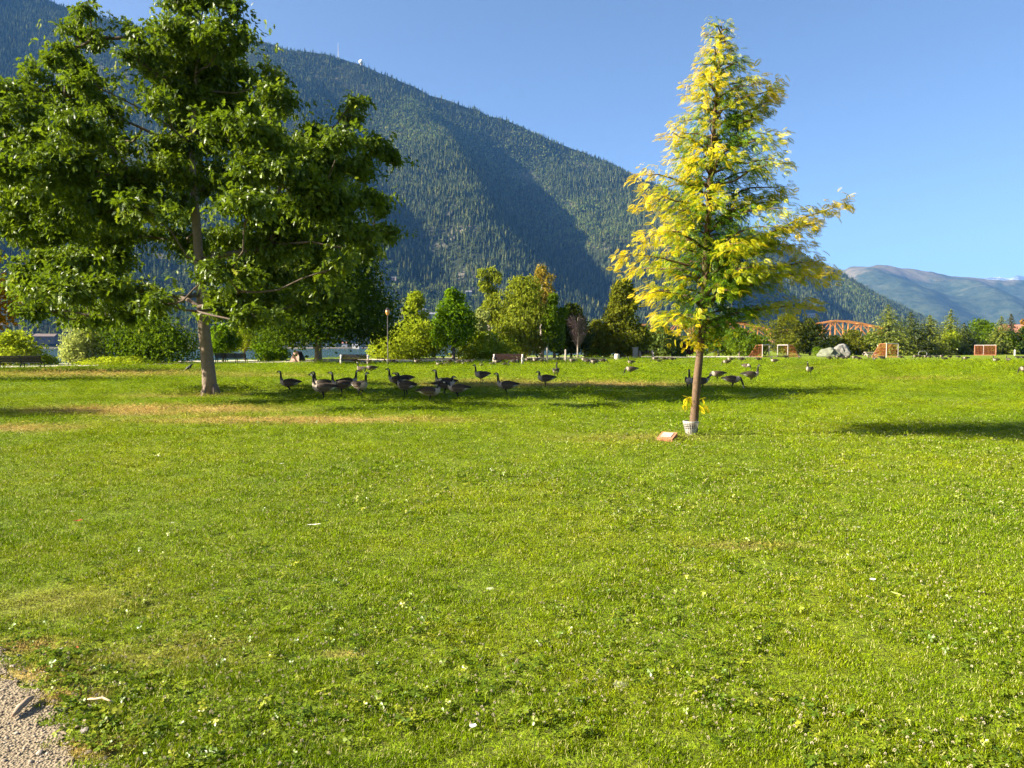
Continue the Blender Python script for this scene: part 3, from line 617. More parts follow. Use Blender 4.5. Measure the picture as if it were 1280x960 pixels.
# --- shrubs and trees along the water, left to right
plant('shrub','spreading yellow green shrub behind the dark bench at the left edge','shrub',12,459,417,88,'dome','yellowgreen',.05,14,3600,.30,trunk=False,yoff=5)
plant('shrub','small weedy plant at the water between bench and big bush','shrub',62,457.5,446,34,'dome','yellowgreen',.05,8,500,.22,trunk=False,yoff=3)
plant('shrub','pale flowering bush left of the big dark bush by the lake','shrub',108,456.5,397,62,'egg','silver',.02,18,5200,.26,trunk=False,yoff=4)
plant('shrub','big dark green bush by the lake left of the oak trunk','shrub',178,456,394,142,'dome','mid',.02,26,11000,.28,trunk=False,yoff=4)
plant('shrub','low yellowish plants along the foot of the big dark bush','shrub',150,456.5,446,110,'dome','yellowgreen',.02,16,2400,.22,trunk=False,yoff=1)
plant('maple_tree','small bright green tree just right of the oak trunk','tree',279,452.6,406,42,'egg','bright',.26,14,3600,.28,yoff=0)
plant('young_tree','thin yellow green young tree behind the dark bench','tree',306,452.2,404,54,'egg','yellowgreen',.28,13,2300,.28,yoff=4)
plant('shrub','round green shrub left of the memorial stone','shrub',334,452.4,424,60,'dome','bright',.03,14,3600,.27,trunk=False,yoff=3)
plant('shrub','yellow green shrub beside the lamp post','shrub',478,450.2,412,46,'egg','yellowgreen',.03,14,3000,.32,trunk=False,yoff=4)
plant('willow_tree','tall pointed yellow green tree right of the lamp post','tree',520,450,366,62,'cone','yellowgreen',.06,22,5200,.36,hang=.5,yoff=5)
plant('shrub','wide yellow green bush below the pointed tree','shrub',517,450,402,92,'dome','yellowgreen',.02,20,5600,.34,trunk=False,yoff=2)
plant('maple_tree','bright green maple with a dark round crown and short trunk','tree',567,450.4,362,56,'egg','bright',.22,22,6500,.34,yoff=0)
plant('shrub','silvery flowering bush between the maple and the birches','shrub',601,450,388,40,'column','silver',.03,16,4200,.32,trunk=False,yoff=3)
plant('shrub','light green bush at the foot of the silvery bush','shrub',606,450,416,84,'dome','yellowgreen',.02,16,4600,.30,trunk=False,yoff=1)
plant('birch_tree','tall narrow birch with pale limbs and an open top','tree',612,449.6,337,50,'column','birch',.38,13,3000,.36,hang=.5,bark=PALEBARK,shell=.4,yoff=7)
plant('birch_tree','large drooping birch, the tallest by the bench','tree',655,449.4,348,84,'egg','birch',.06,34,11000,.36,hang=.8,bark=PALEBARK,yoff=5,r=.3)
plant('birch_tree','rusty topped birch rising behind the large drooping birch','tree',677,449.2,334,44,'egg','birchtop',.45,14,2600,.34,hang=.6,bark=PALEBARK,yoff=9)
plant('park_tree','green tree at the right side of the drooping birch','tree',693,449,368,46,'egg','mid',.12,18,4600,.34,yoff=2)
plant('park_tree','dark spreading tree behind the bare purplish tree','tree',714,448.6,382,62,'egg','dark',.10,20,5200,.36,yoff=6)
plant('shrub','small yellow shrub right of the bare purplish tree','shrub',737,447.6,424,24,'egg','yellowgreen',.03,9,1500,.28,trunk=False,yoff=3)
plant('park_tree','olive tree beside the large dark cedar','tree',748,447.6,402,50,'egg','olive',.08,16,3600,.36,yoff=6)
plant('cedar_tree','large dark olive cedar with a broad pyramid crown','tree',778,447.8,352,76,'cone','olive',.07,40,12000,.40,hang=.3,yoff=4,r=.4)
plant('shrub','clipped round yellow green shrub in front of the cedar','shrub',748,447.4,436,11,'egg','bright',.02,6,500,.24,trunk=False,yoff=1)
plant('shrub','clipped pale green shrub beside the cedar trunk','shrub',759,447.4,436,11,'egg','yellowgreen',.02,6,500,.24,trunk=False,yoff=1)
plant('shrub','brownish low shrub in front of the cedar trunk','shrub',789,446.8,428,28,'dome','copper',.05,9,900,.26,trunk=False,yoff=0)
plant('shrub','grey green tall shrub right of the cedar','shrub',822,446.4,404,52,'egg','grey',.02,18,4600,.38,trunk=False,yoff=4)
plant('shrub','grey green rounded shrub left of the red leaved shrub','shrub',842,446.2,418,40,'dome','grey',.02,14,3000,.36,trunk=False,yoff=2)
plant('shrub','purple red leaved shrub behind the golden tree trunk','shrub',857,446.2,426,24,'round','red',.04,9,1800,.30,trunk=False,yoff=0)
plant('park_tree','green broad tree behind the golden tree','tree',898,445.8,398,74,'dome','mid',.10,22,6000,.40,yoff=8)
plant('park_tree','dark round tree with short trunk behind the grazing geese','tree',924,446,411,56,'dome','mid',.18,18,4200,.38,yoff=0)
plant('park_tree','olive green tree left of the orange bridge tower','tree',984,444.6,393,62,'egg','olive',.10,22,6000,.42,yoff=6)
plant('park_tree','dark tall round tree left of the pale boulders','tree',1012,444.4,398,50,'egg','dark',.10,20,5200,.42,yoff=3)
plant('shrub','low green shrub in front of the dark round tree','shrub',1021,444.8,433,20,'dome','mid',.02,7,900,.30,trunk=False,yoff=0)
plant('park_tree','olive bushy tree below the bridge, right of the boulders','tree',1064,444.2,413,46,'dome','olive',.05,18,4200,.42,yoff=2)
plant('park_tree','green bushy tree under the right end of the bridge','tree',1088,444.0,416,30,'egg','mid',.05,12,2400,.42,yoff=9)
G2='conifers along the far right edge of the field'
conifer('spruce_tree','tall green conifer directly behind the orange and white goal',1109,444.2,386,52,'coniferlight')
conifer('spruce_tree','dark green conifer right of the goal with two posts',1137,443.8,395,46,'conifer')
conifer('spruce_tree','mid green conifer between the two posted goal and the light topped conifer',1161,443.8,399,44,'coniferlight')
conifer('spruce_tree','light topped conifer above the yellowish tree',1187,443.4,392,36,'coniferlight')
plant('park_tree','small yellowish tree among the far conifers','tree',1186,443.6,412,28,'egg','yellowgreen',.25,10,1800,.42,yoff=0)
conifer('spruce_tree','dark broad conifer left of the round topped tree',1204,443.2,409,42,'conifer')
plant('park_tree','large round topped tree behind the farthest goal','tree',1224,443.2,400,56,'dome','mid',.10,24,6500,.46,yoff=8)
conifer('spruce_tree','olive conifer right of the round topped tree',1250,443.2,401,30,'coniferlight')
conifer('spruce_tree','dark pointed conifer near the right edge',1262,443.0,398,24,'coniferdark')
plant('park_tree','green bushy tree below the dark pointed conifer','tree',1258,443.2,415,36,'dome','mid',.05,14,3200,.44,yoff=0)
plant('park_tree','green tree at the right edge of the field','tree',1284,443.2,408,44,'dome','mid',.06,18,4200,.46,yoff=4)
plant('park_tree','brown leaved tree behind the trees at the right edge','tree',1283,443.0,400,28,'round','copper',.3,10,1600,.46,yoff=24)
conifer('spruce_tree','conifer just outside the right edge of the field',1322,443,398,44,'conifer')
for px_,b_,tp_,w_,mt_,lb_ in ((1100,443.6,420,44,'dark','low dark shrub behind the goal with two white posts'),(1126,443.6,424,40,'mid','green shrub right of the goal with two white posts'),(1150,443.4,420,44,'dark','dark shrub behind the arched rail'),
  (1174,443.2,424,40,'olive','olive shrub between arched rail and yellowish tree'),(1196,443.0,424,36,'dark','dark shrub right of the yellowish tree'),(1243,443.0,420,40,'dark','dark shrub right of the farthest goal'),(1270,443.0,424,44,'mid','green shrub behind the short white post'),
  (944,445.4,420,44,'mid','green shrub behind the orange goal by the golden tree'),(1040,444.2,420,40,'dark','dark shrub behind the pale boulders')):
    plant('shrub',lb_,'shrub',px_,b_,tp_,w_,'dome',mt_,.02,12,2600,.42,trunk=False,yoff=10)
# bare purplish tree
def bare():
    rg=np.random.default_rng(8); x,y,z=at(722,450); t=empty('bare_tree',(x,y,z),'leafless purplish grey tree with a pale trunk beside the path','tree'); k=y/F; b=Buf(); b.tube([(0,0,-.1),(0,0,1.3),(.05,0,2.6),(0,0,4.6)],[.09,.07,.05,.012],6)
    b.build('trunk',PALEBARK,t,smooth=True); c=Buf()
    for i in range(120):
        a=rg.random()*6.28; z0=rg.uniform(1.2,3.6); L=rg.uniform(.7,1.7); p1=np.array([math.cos(a)*L*.45,math.sin(a)*L*.45,z0+L*.55]); p2=p1+np.array([math.cos(a+.4)*L*.3,math.sin(a+.4)*L*.3,L*.6])
        c.tube([(0,0,z0),p1,p2],[.022,.016,.006],3,cap=False); 
        for _ in range(3): q=p1+(p2-p1)*rg.random(); c.tube([q,q+rg.normal(size=3)*.22+np.array([0,0,.25])],[.012,.006],3,cap=False)
    c.build('crown',plain('purple_twigs',(.15,.105,.095),.8,.1),t)
bare()
# ------------------------------------------------------------------ geese
def goose_mat():
    s=N('goose_feathers'); c=s.attr('shade',False); o=s.objc(); v=s.noise(o,26,3,.6); wv=s.n('ShaderNodeTexWave',wave_type='BANDS',bands_direction='X'); wv.inputs['Scale'].default_value=9; wv.inputs['Distortion'].default_value=5
    s.l(o,wv.inputs['Vector']); f=s.math('ADD',s.math('MULTIPLY',v,.6),s.math('MULTIPLY',wv.outputs['Fac'],.4))
    return s.done(s.pbr(s.mix(s.maprange(f,.25,.75,.75,0),c,s.mix(.5,c,(.03,.022,.018))),.75,.2))
GM=goose_mat()
BLK=(.014,.013,.012); WHT=(.72,.70,.64); BRN=(.055,.040,.029); PAL=(.30,.235,.17); BRE=(.46,.385,.30); TLK=(.022,.018,.016)
def goose_mesh(pose):
    b=Buf(); lift=0.0; sit=pose=='sit'
    body=[(-.47,.405,.028,.008),(-.38,.40,.065,.022),(-.29,.388,.10,.058),(-.17,.37,.135,.10),(-.03,.355,.152,.128),(.10,.36,.148,.132),(.19,.385,.118,.118),(.245,.42,.082,.092)]
    necks={'alert':[(.27,.475,.056,.06),(.285,.55,.041,.043),(.29,.63,.034,.035),(.295,.70,.034,.034),(.312,.752,.038,.039),(.352,.772,.037,.036),(.39,.765,.028,.026),(.425,.752,.017,.014),(.462,.742,.008,.005)],
     'graze':[(.295,.405,.056,.062),(.345,.335,.043,.044),(.385,.25,.036,.036),(.408,.165,.034,.034),(.425,.10,.037,.037),(.448,.062,.036,.034),(.468,.04,.026,.024),(.485,.022,.016,.012),(.50,.004,.008,.005)],
     'low':[(.285,.455,.056,.06),(.325,.505,.042,.042),(.365,.535,.036,.036),(.405,.56,.034,.034),(.44,.585,.038,.038),(.478,.592,.036,.035),(.512,.578,.026,.024),(.545,.56,.016,.012),(.575,.548,.008,.005)],
     'tuck':[(.255,.475,.058,.06),(.25,.53,.046,.046),(.245,.575,.039,.04),(.258,.615,.039,.039),(.285,.635,.039,.039),(.32,.635,.036,.035),(.352,.622,.027,.025),(.385,.608,.016,.013),(.415,.60,.008,.005)]}
    nk=necks['tuck' if sit else 'alert' if pose in('alert','walk','look') else pose]
    Rg=np.array(body+nk); P=np.stack([Rg[:,0],np.zeros(len(Rg)),Rg[:,1]],-1)
    if pose=='look': P[-5:,1]+=np.array([.0,.02,.05,.08,.115]); P[-5:,0]-=np.array([0,.02,.05,.075,.10])
    T=np.gradient(P,axis=0); T=unit(T); n=12; th=np.arange(n)/n*2*math.pi; V=[];C=[]; k=len(Rg); nb=len(body)
    for i in range(k):
        y=unit(np.cross(np.array([0,0,1.]) if abs(T[i][2])<.97 else np.array([-1.,0,0]),T[i])); z=np.cross(T[i],y)
        if z[2]<0 and i<nb: z=-z
        V.append(P[i]+(np.cos(th)*Rg[i,2])[:,None]*y+(np.sin(th)*Rg[i,3])[:,None]*z)
        s_=np.sin(th); cc=np.zeros((n,3))
        for j in range(n):
            up=s_[j]
            if i<=1: col=TLK if i==0 or up>-.6 else WHT
            elif i<=2: col=TLK if up>.2 else WHT
            elif i<nb-2: col=BRN if up>-.2 else (PAL if i<nb-2 and up<-.75 else tuple(np.array(BRN)*.55+np.array(PAL)*.45))
            elif i<nb: col=BRE if i==nb-1 or up<.5 else BRN
            elif i==nb: col=BRE if up<.2 else BLK
            elif nb+4<=i<=nb+5 and up<.25: col=WHT
            else: col=BLK
            cc[j]=col
        C.append(cc)
    fq=[(i*n+j,i*n+(j+1)%n,(i+1)*n+(j+1)%n,(i+1)*n+j) for i in range(k-1) for j in range(n)]
    b.add(np.concatenate(V),fq,c=np.concatenate(C)); b.f.append(np.array([list(range(n-1,-1,-1)),list(range((k-1)*n,k*n))])); b.m.append(np.zeros(2,int))
    # folded wings lie along the flanks, dark tips crossing over the tail
    for sg in (-1,1):
        st=[(.17,.405,.118,.03,.05),(.08,.425,.142,.03,.088),(-.06,.425,.148,.03,.098),(-.20,.425,.120,.028,.075),(-.32,.425,.075,.022,.042),(-.44,.428,.03,.012,.016)]
        pts=[(x,sg*y,z) for x,z,y,_,_ in st]; W=[];cw=[]
        for (x,z,y,a,h) in st:
            for q in range(8):
                t=q/8*2*math.pi; W.append((x,sg*(y+math.cos(t)*a),z+math.sin(t)*h)); dk=x<-.30; cw.append(TLK if dk else tuple(np.array(BRN)*(1.15 if math.sin(t)<.3 else .85)+(np.array(PAL)*.35 if math.sin(t)<-.6 else 0)))
        b.add(W,[(i*8+j,i*8+(j+1)%8,(i+1)*8+(j+1)%8,(i+1)*8+j) for i in range(5) for j in range(8)],c=np.array(cw)); m=b.n-48
        b.f.append(np.array([list(range(m+7,m-1,-1)),list(range(m+40,m+48))])); b.m.append(np.zeros(2,int))
    if not sit:
        for sg in (-1,1):
            bx,fx=(0.02,.02)
            if pose=='walk': fx=-.16 if sg>0 else .06
            kx=(bx+fx)/2-.03; z0=.27
            b.tube([(bx-.01,sg*.065,z0+.03),(bx,sg*.065,.215),(kx,sg*.062,.13),(fx,sg*.06,.015)],[.05,.024,.014,.012],7,c=np.array([BRN,BLK,BLK,BLK]))
            b.add([(fx-.03,sg*.06,.02),(fx+.09,sg*.06-.045,.006),(fx+.10,sg*.06,.008),(fx+.09,sg*.06+.045,.006),(fx-.01,sg*.06,.03)],[(0,1,2,4),(0,4,2,3)],c=BLK)
    o=b.build('goose',GM,smooth=True,col=True); me=o.data
    if sit: me.transform(__import__('mathutils').Matrix.Translation((0,0,-.225)))
    bpy.data.objects.remove(o); return me
GME={p:goose_mesh(p) for p in ('alert','walk','look','graze','low','tuck','sit')}
GG='geese feeding and resting on the lawn'
def goose(px,py,deg,pose,label,sc=1.0,group=GG):
    x,y,z=at(px,py); o=bpy.data.objects.new('goose',GME[pose]); COL.objects.link(o); o.location=(x,y,z-.012); o.rotation_euler=(0,0,R(deg)); o.scale=(sc*random.Random(px*7+py).uniform(.92,1.07),)*3
    return tag(o,label,'goose',group)
near=[(361,491,180,'walk','goose striding left into the light, leftmost of the flock'),
(404,500,186,'alert','dark goose standing nearest the camera in the left cluster, head up'),
(403,491.5,172,'alert','goose partly hidden behind the nearest dark goose of the left cluster'),
(427,495,190,'alert','goose with brownish flank in the middle of the left cluster, facing left'),
(435,489,8,'alert','goose facing right at the back of the left cluster, tail to the left'),
(450,496,318,'look','small looking goose facing right at the right end of the left cluster'),
(451,468,140,'alert','pale sunlit goose with raised neck behind the left cluster'),
(464,467.5,205,'graze','pale sunlit goose grazing left of the lamp post shadow'),
(496,486,180,'alert','goose facing left with head raised, first of the trio left of the tall goose'),
(506,483,185,'low','dark goose behind the trio with tail pointing right and head low'),
(507,496,150,'alert','greyish goose at the front of the trio, dark neck upright'),
(556,491,182,'alert','tallest looking goose with long upright neck facing left, mid lawn'),
(537,504,6,'alert','goose in the shade facing right, nearest in the tight middle cluster'),
(556,494,10,'tuck','dark goose squeezed in the centre of the tight middle cluster'),
(572,499,170,'low','goose at the right end of the middle cluster with its head drawn in'),
(602,479,212,'alert','sunlit goose standing alone with pale breast and upright neck'),
(633,494.5,180,'alert','dark goose facing left at the shade edge with a drooping tail'),
(682,484,182,'tuck','dark goose resting with neck drawn in, tail to the right'),
(695,472.5,80,'alert','goose seen from behind with a thin upright neck'),
(789,469,180,'graze','goose grazing alone facing left between the shade tree and golden tree'),
(789,457.5,200,'alert','small goose with raised head on the field in front of the cedar'),
(862,488,255,'alert','dark goose standing at the left side of the golden trunk'),
(877,487,20,'low','dark goose half hidden behind the golden trunk'),
(897,477,182,'graze','pale backed goose grazing leftward just right of the golden trunk'),
(916,485.5,330,'graze','dark backed goose grazing in the shade right of the golden trunk'),
(939,479,4,'alert','brown goose with head held high facing right, right of the golden trunk'),
(1012,469.5,230,'alert','lone upright goose standing on the sunny open field at right'),
(908,457.5,180,'graze','goose grazing leftward behind the pale backed goose'),
(933,463.5,300,'graze','rounded pale goose grazing toward the viewer above the brown goose'),
(968,455.5,170,'tuck','dark goose with short neck right of the grazing geese')]
for g in near: goose(*g)
SMALL='small distant dark goose in the thin tree shadow line left of centre'
for px,py,deg,po in ((446,456.4,10,'graze'),(455,456.6,200,'sit'),(463,456.8,0,'graze'),(480,456.8,90,'tuck'),(487,456.9,95,'tuck'),(492,456.6,20,'graze'),(522,456.2,180,'tuck'),(550,457,185,'sit'),(557,457,170,'sit'),(563,456.3,10,'graze'),(574,457.2,0,'graze'),(581,455.6,190,'sit'),(587,456.2,5,'low'),(602,457.4,90,'sit')):
    goose(px,py,deg,po,SMALL,1.0,'small dark geese in the tree shadow line')
BG_='small distant goose feeding around the bench with the pale scroll ends'
for px,py,deg,po in ((616,456.6,0,'sit'),(622,457.2,190,'graze'),(632,457.4,10,'sit'),(643,456.6,0,'graze')): goose(px,py,deg,po,BG_,1.0,'geese around the bench with pale ends')
PG='small distant goose feeding by the path below the bare purplish tree'
for px,py,deg,po in ((660,455,200,'graze'),(670,454.8,180,'graze'),(678,455.2,10,'graze'),(699,453.2,20,'graze'),(716,455.6,185,'graze'),(731,453.8,160,'low'),(735,456,0,'graze'),(743,457.6,185,'graze'),(742,454.6,20,'graze'),(754,455.8,0,'graze'),(746,451.6,30,'sit')): goose(px,py,deg,po,PG,1.0,'geese by the path below the bare tree')
FG='small distant goose at the field edge below the red leaved shrub'
for px,py,deg,po in ((819,452.6,180,'graze'),(824,452.4,10,'sit'),(830,452.4,0,'graze'),(835,452.4,180,'graze'),(840,452.6,0,'graze')): goose(px,py,deg,po,FG,1.0,'geese at the field edge below the red shrub')
HG='small distant goose grazing on the field behind the golden tree'
for px,py,deg,po in ((913,453.6,180,'graze'),(927,453.2,0,'graze'),(948,452.6,0,'graze'),(982,450,20,'graze'),(999,449.6,90,'tuck')): goose(px,py,deg,po,HG,1.0,'geese on the field behind the golden tree')
RG_='small distant goose feeding in front of the pale boulders'
for px,py,deg,po in ((1037,451.6,10,'graze'),(1047,450.4,200,'graze'),(1054,451,0,'graze'),(1059,450.4,180,'graze'),(1068,450.4,180,'graze'),(1073,451.6,0,'graze'),(1086,449.4,90,'tuck')): goose(px,py,deg,po,RG_,1.0,'geese in front of the pale boulders')
TG='small distant goose feeding near the goal with two white posts'
for px,py,deg,po in ((1093,452.6,80,'tuck'),(1101,450,0,'graze'),(1104,451.6,30,'tuck'),(1126,449.6,0,'graze'),(1144,449,180,'graze'),(1149,449,0,'graze'),(1157,449,190,'graze'),(1162,449.2,0,'graze')): goose(px,py,deg,po,TG,1.0,'geese near the goal with two white posts')
QG='small distant goose feeding left of the farthest goal, right of the arched rail'
for px,py,deg,po in ((1170,448.4,0,'graze'),(1177,448.4,180,'graze'),(1181,452.4,10,'graze'),(1187,449.6,20,'low'),(1198,449.2,0,'graze'),(1207,451.6,180,'graze')): goose(px,py,deg,po,QG,1.0,'geese between the arched rail and the farthest goal')
goose(1245,454.6,190,'alert','goose with pale breast and raised head below the farthest goal')
goose(1260,453.4,90,'alert','goose seen from behind right of the farthest goal')
goose(1272,450,0,'graze','goose grazing near the right edge, left one of two'); goose(1279,450.4,0,'low','goose at the right edge by the short white post')
goose(1281,468.5,180,'graze','larger goose cut by the right edge of the field')
def crow():
    b=Buf(); b.tube([(-.26,0,.16),(-.15,0,.17),(-.03,0,.2),(.08,0,.235),(.13,0,.27),(.165,0,.285),(.20,0,.28),(.245,0,.268)],[.012,.035,.068,.062,.042,.04,.02,.005],8)
    for s_ in (-1,1): b.tube([(.0,s_*.03,.17),(-.01,s_*.03,.08),(.01,s_*.03,0)],[.018,.009,.008],5); b.tube([(.06,s_*.05,.23),(-.06,s_*.055,.21),(-.2,s_*.03,.18)],[.03,.035,.008],6)
    o=b.build('crow',plain('black_feathers',(.012,.012,.014),.5,.4),smooth=True); o.location=at(238,465.6); o.rotation_euler=(0,R(-22),R(25)); o.scale=(1.5,)*3; tag(o,'black crow on the grass left of the oak trunk','crow')
crow()

# ------------------------------------------------------------------ benches, stone, lamp, posts
CONC=plain('pale_concrete',(.55,.47,.40),.85,.15,var=.2); SLAT=plain('red_brown_slats',(.034,.017,.015),.8,.1,var=.3); DKW=plain('dark_bench_slats',(.030,.024,.020),.65,.3,var=.3); IRON=plain('black_iron',(.018,.018,.02),.5,.4)
def scroll_bench(px,py,label,rz=0,w=1.9):
    """concrete scroll ends with wooden slats; seat faces -Y"""
    t=empty('park_bench',at(px,py),label,'bench','park benches by the lakeside path',R(rz))
    for sx in (-1,1):
        b=Buf(); X=sx*w/2; pf=[(-.30,0,.07),(-.31,.25,.065),(-.28,.44,.08),(-.10,.46,.07),(.10,.42,.08),(.24,.50,.08),(.32,.72,.085),(.37,.90,.10)]
        b.tube([(X,y,z) for y,z,_ in pf],[r for _,_,r in pf],8); b.tube([(X,.22,.5),(X,.2,.25),(X,.28,0)],[.09,.075,.09],8)
        th=np.linspace(0,1.8*math.pi,9); b.tube([(X,-.30+.10*math.cos(a),.55+.10*math.sin(a)) for a in th],.05,6); b.tube([(X,-.28,.52),(X,0,.66),(X,.28,.66)],.05,6)
        b.build('end_frame',CONC,t,smooth=True)
    s_=Buf(); bk=Buf()
    for i in range(4): s_.box((0,-.24+.125*i,.46-.012*i),(w-.1,.10,.04))
    for i in range(4): bk.box((0,.235+.042*i,.55+.115*i),(w-.1,.035,.09),rx=-.35)
    s_.build('seat',SLAT,t); bk.build('backrest',SLAT,t)
scroll_bench(443,456.6,'pale scroll ended bench with red brown slats left of the lamp post',9,2.3)
scroll_bench(635,455.4,'scroll ended slat bench under the drooping birch',-5,2.6)
scroll_bench(808,447.8,'scroll ended bench with two pale ends in front of the dark hedge',0,1.5)
def dark_bench(px,py,label,rz=0,w=3.0):
    t=empty('park_bench',at(px,py),label,'bench','park benches by the lakeside path',R(rz)); s_=Buf(); bk=Buf()
    for i in range(4): s_.box((0,-.36+.12*i,.45),(w,.10,.045))
    for i in range(4): bk.box((0,.10+.04*i,.56+.115*i),(w,.04,.10),rx=-.3)
    s_.build('seat',DKW,t); bk.build('backrest',DKW,t)
    for x in (-w/2+.06,-w/6,w/6,w/2-.06):
        f=Buf(); f.bar((x,-.36,.44),(x,-.40,0),.06); f.bar((x,.02,.44),(x,.24,0),.07); f.bar((x,.03,.42),(x,.28,1.0),.06); f.bar((x,-.38,.42),(x,.06,.42),.06); f.build('leg',IRON,t)
dark_bench(14,461.2,'dark slatted bench seen from behind at the left edge of the lawn',184,4.4)
dark_bench(289,454.2,'dark slatted bench behind the small bright tree, right of the oak trunk',182,2.9)
def stone():
    t=empty('memorial_stone',at(372,452.2),'tapered reddish stone marker with a dark plaque on its slanted face','stone marker')
    b=Buf(); v=[(-.62,-.45,-.1),(.72,-.45,-.1),(.72,.45,-.1),(-.62,.45,-.1),(-.26,-.18,1.08),(.24,-.22,1.05),(.28,.25,1.0),(-.26,.25,1.05)]
    b.add(v,[(0,3,2,1),(4,5,6,7),(0,1,5,4),(1,2,6,5),(2,3,7,6),(3,0,4,7)]); b.build('stone_block',plain('red_sandstone',(.36,.22,.17),.9,.1,var=.25,scale=4,bump=.5),t)
    p=Buf(); A=np.array([(.60,-.455,.10),(.60,.42,.10),(.30,.23,.93),(.27,-.20,.96)])+np.array([.075,0,.015]); p.add(np.concatenate([A,A-np.array([.05,0,.02])]),[(0,1,2,3),(7,6,5,4),(0,4,5,1),(1,5,6,2),(2,6,7,3),(3,7,4,0)]); p.build('plaque',plain('dark_bronze',(.03,.028,.026),.5,.4,.4),t)
    t.rotation_euler=(0,0,R(-28))
stone()
def lamp():
    t=empty('lamp_post',at(485,457),'slim dark lamp post with an orange tinted lantern right of the shade tree','lamp post'); b=Buf(); b.tube([(0,0,-.1),(0,0,.5),(0,0,.55),(0,0,4.35)],[.11,.10,.05,.04],10); b.build('post',plain('weathered_lamp_paint',(.045,.04,.033),.6,.3),t,smooth=True)
    l=Buf(); l.tube([(0,0,4.33),(0,0,4.40),(0,0,4.62),(0,0,4.80)],[.07,.13,.20,.16],8); l.build('lantern',plain('amber_lantern_glass',(.62,.27,.07),.4,.4),t); c=Buf(); c.tube([(0,0,4.80),(0,0,4.86),(0,0,5.0)],[.25,.18,.03],8); c.build('cap',IRON,t)
lamp()
def post(px,py,h,r,label,mat,name='post'):
    b=Buf(); b.tube([(0,0,-.1),(0,0,h*.94),(0,0,h)],[r,r,r*.6],10); o=b.build(name,mat,smooth=False); o.location=at(px,py); tag(o,label,'post')
WOOD=plain('weathered_wood',(.40,.35,.28),.85,.1,var=.3)
post(684,453.4,1.45,.085,'pale weathered post beside the path under the green tree',WOOD); post(707,451,1.2,.10,'short pale post left of the bare purplish tree',WOOD)
post(1268,444.2,1.1,.13,'short white post near the right edge of the field',plain('white_post_paint',(.72,.70,.66),.6,.3))
def pillar():
    b=Buf(); b.box((0,0,.55),(.55,.5,1.3)); b.box((0,0,1.25),(.68,.62,.12)); o=b.build('stone_pillar',plain('grey_granite',(.25,.24,.23),.9,.1,var=.3)); o.location=at(794,448); tag(o,'grey square stone pillar left of the pale ended bench','pillar')
    b=Buf(); b.tube([(0,0,-.1),(0,0,.55),(0,0,.62)],[.33,.27,.24],9,wob=.2); o=b.build('tree_stump',plain('cut_pale_wood',(.60,.52,.42),.9,.1)); o.location=at(771,449.2); tag(o,'pale tree stump at the foot of the cedar','stump')
pillar()

# ------------------------------------------------------------------ soccer goals
WHITE=plain('goal_paint',(.44,.41,.37),.55,.3,var=.08); ORN=plain('orange_net',(.27,.085,.025),.8,.1,var=.2)
def goal(px,py,w,h,dep,rz,label,posts=True,mid=False):
    """mouth in the local XZ plane, net runs back along +Y"""
    t=empty('soccer_goal',at(px,py),label,'goal','soccer goals along the far field edge',R(rz)); r=.06
    for sx in (-1,1):
        b=Buf(); b.tube([(sx*w/2,0,-.05),(sx*w/2,0,h)],r,8); b.build('goal_post',WHITE,t)
    if mid: b=Buf(); b.tube([(.3,dep*.45,-.05),(.3,dep*.45,h)],r*1.5,8); b.build('centre_post',WHITE,t)
    b=Buf(); b.tube([(-w/2-r,0,h),(w/2+r,0,h)],r,8); b.build('crossbar',WHITE,t); b=Buf()
    for sx in (-1,1): b.tube([(sx*w/2,0,h-.03),(sx*w/2,dep*.45,h-.04),(sx*w/2,dep,.05),(sx*w/2,0,.05)],.055,6)
    b.tube([(-w/2,dep,.05),(w/2,dep,.05)],.055,6); b.build('back_frame',plain('orange_frame_paint',(.42,.18,.085),.6,.3),t)
    n=Buf(); st=.24; th=.034; prof=[(0,h-.06),(dep*.45,h-.07),(dep,.09)]
    for i in range(int(w/st)+1):
        x=-w/2+i*st
        for a,b_ in zip(prof[:-1],prof[1:]): n.bar((x,a[0],a[1]),(x,b_[0],b_[1]),th,.02)
    for a,b_ in zip(prof[:-1],prof[1:]):
        L=math.hypot(b_[0]-a[0],b_[1]-a[1]); m=int(L/st)
        for j in range(m): f=(j+.5)/m; y,z=a[0]+(b_[0]-a[0])*f,a[1]+(b_[1]-a[1])*f; n.bar((-w/2,y,z),(w/2,y,z),th,.02)
    for sx in (-1,1):
        for j in range(int(dep/st)):
            y=(j+.5)*st; top=h-.07 if y<dep*.45 else (h-.07)*(dep-y)/(dep*.55)
            if top>.2: n.bar((sx*w/2,y,.1),(sx*w/2,y,top),th,.02)
        for j in range(int(h/st)): z=(j+.5)*st; ym=dep-(dep*.55)*z/h; n.bar((sx*w/2,0,z),(sx*w/2,ym,z),th,.02)
    n.build('net',ORN,t)
goal(1115,446.9,3.9,2.15,2.3,39,'goal with two clear white posts and orange net, nearest on the right field')
goal(1231,444.0,3.6,2.0,3.0,148,'farthest goal with one white post and orange net on both sides',mid=True)
goal(957,446.5,3.0,1.95,2.2,52,'orange netted goal with a white post behind the golden tree')
goal(978,446.3,3.0,1.95,2.0,-78,'orange goal right beside the goal behind the golden tree')

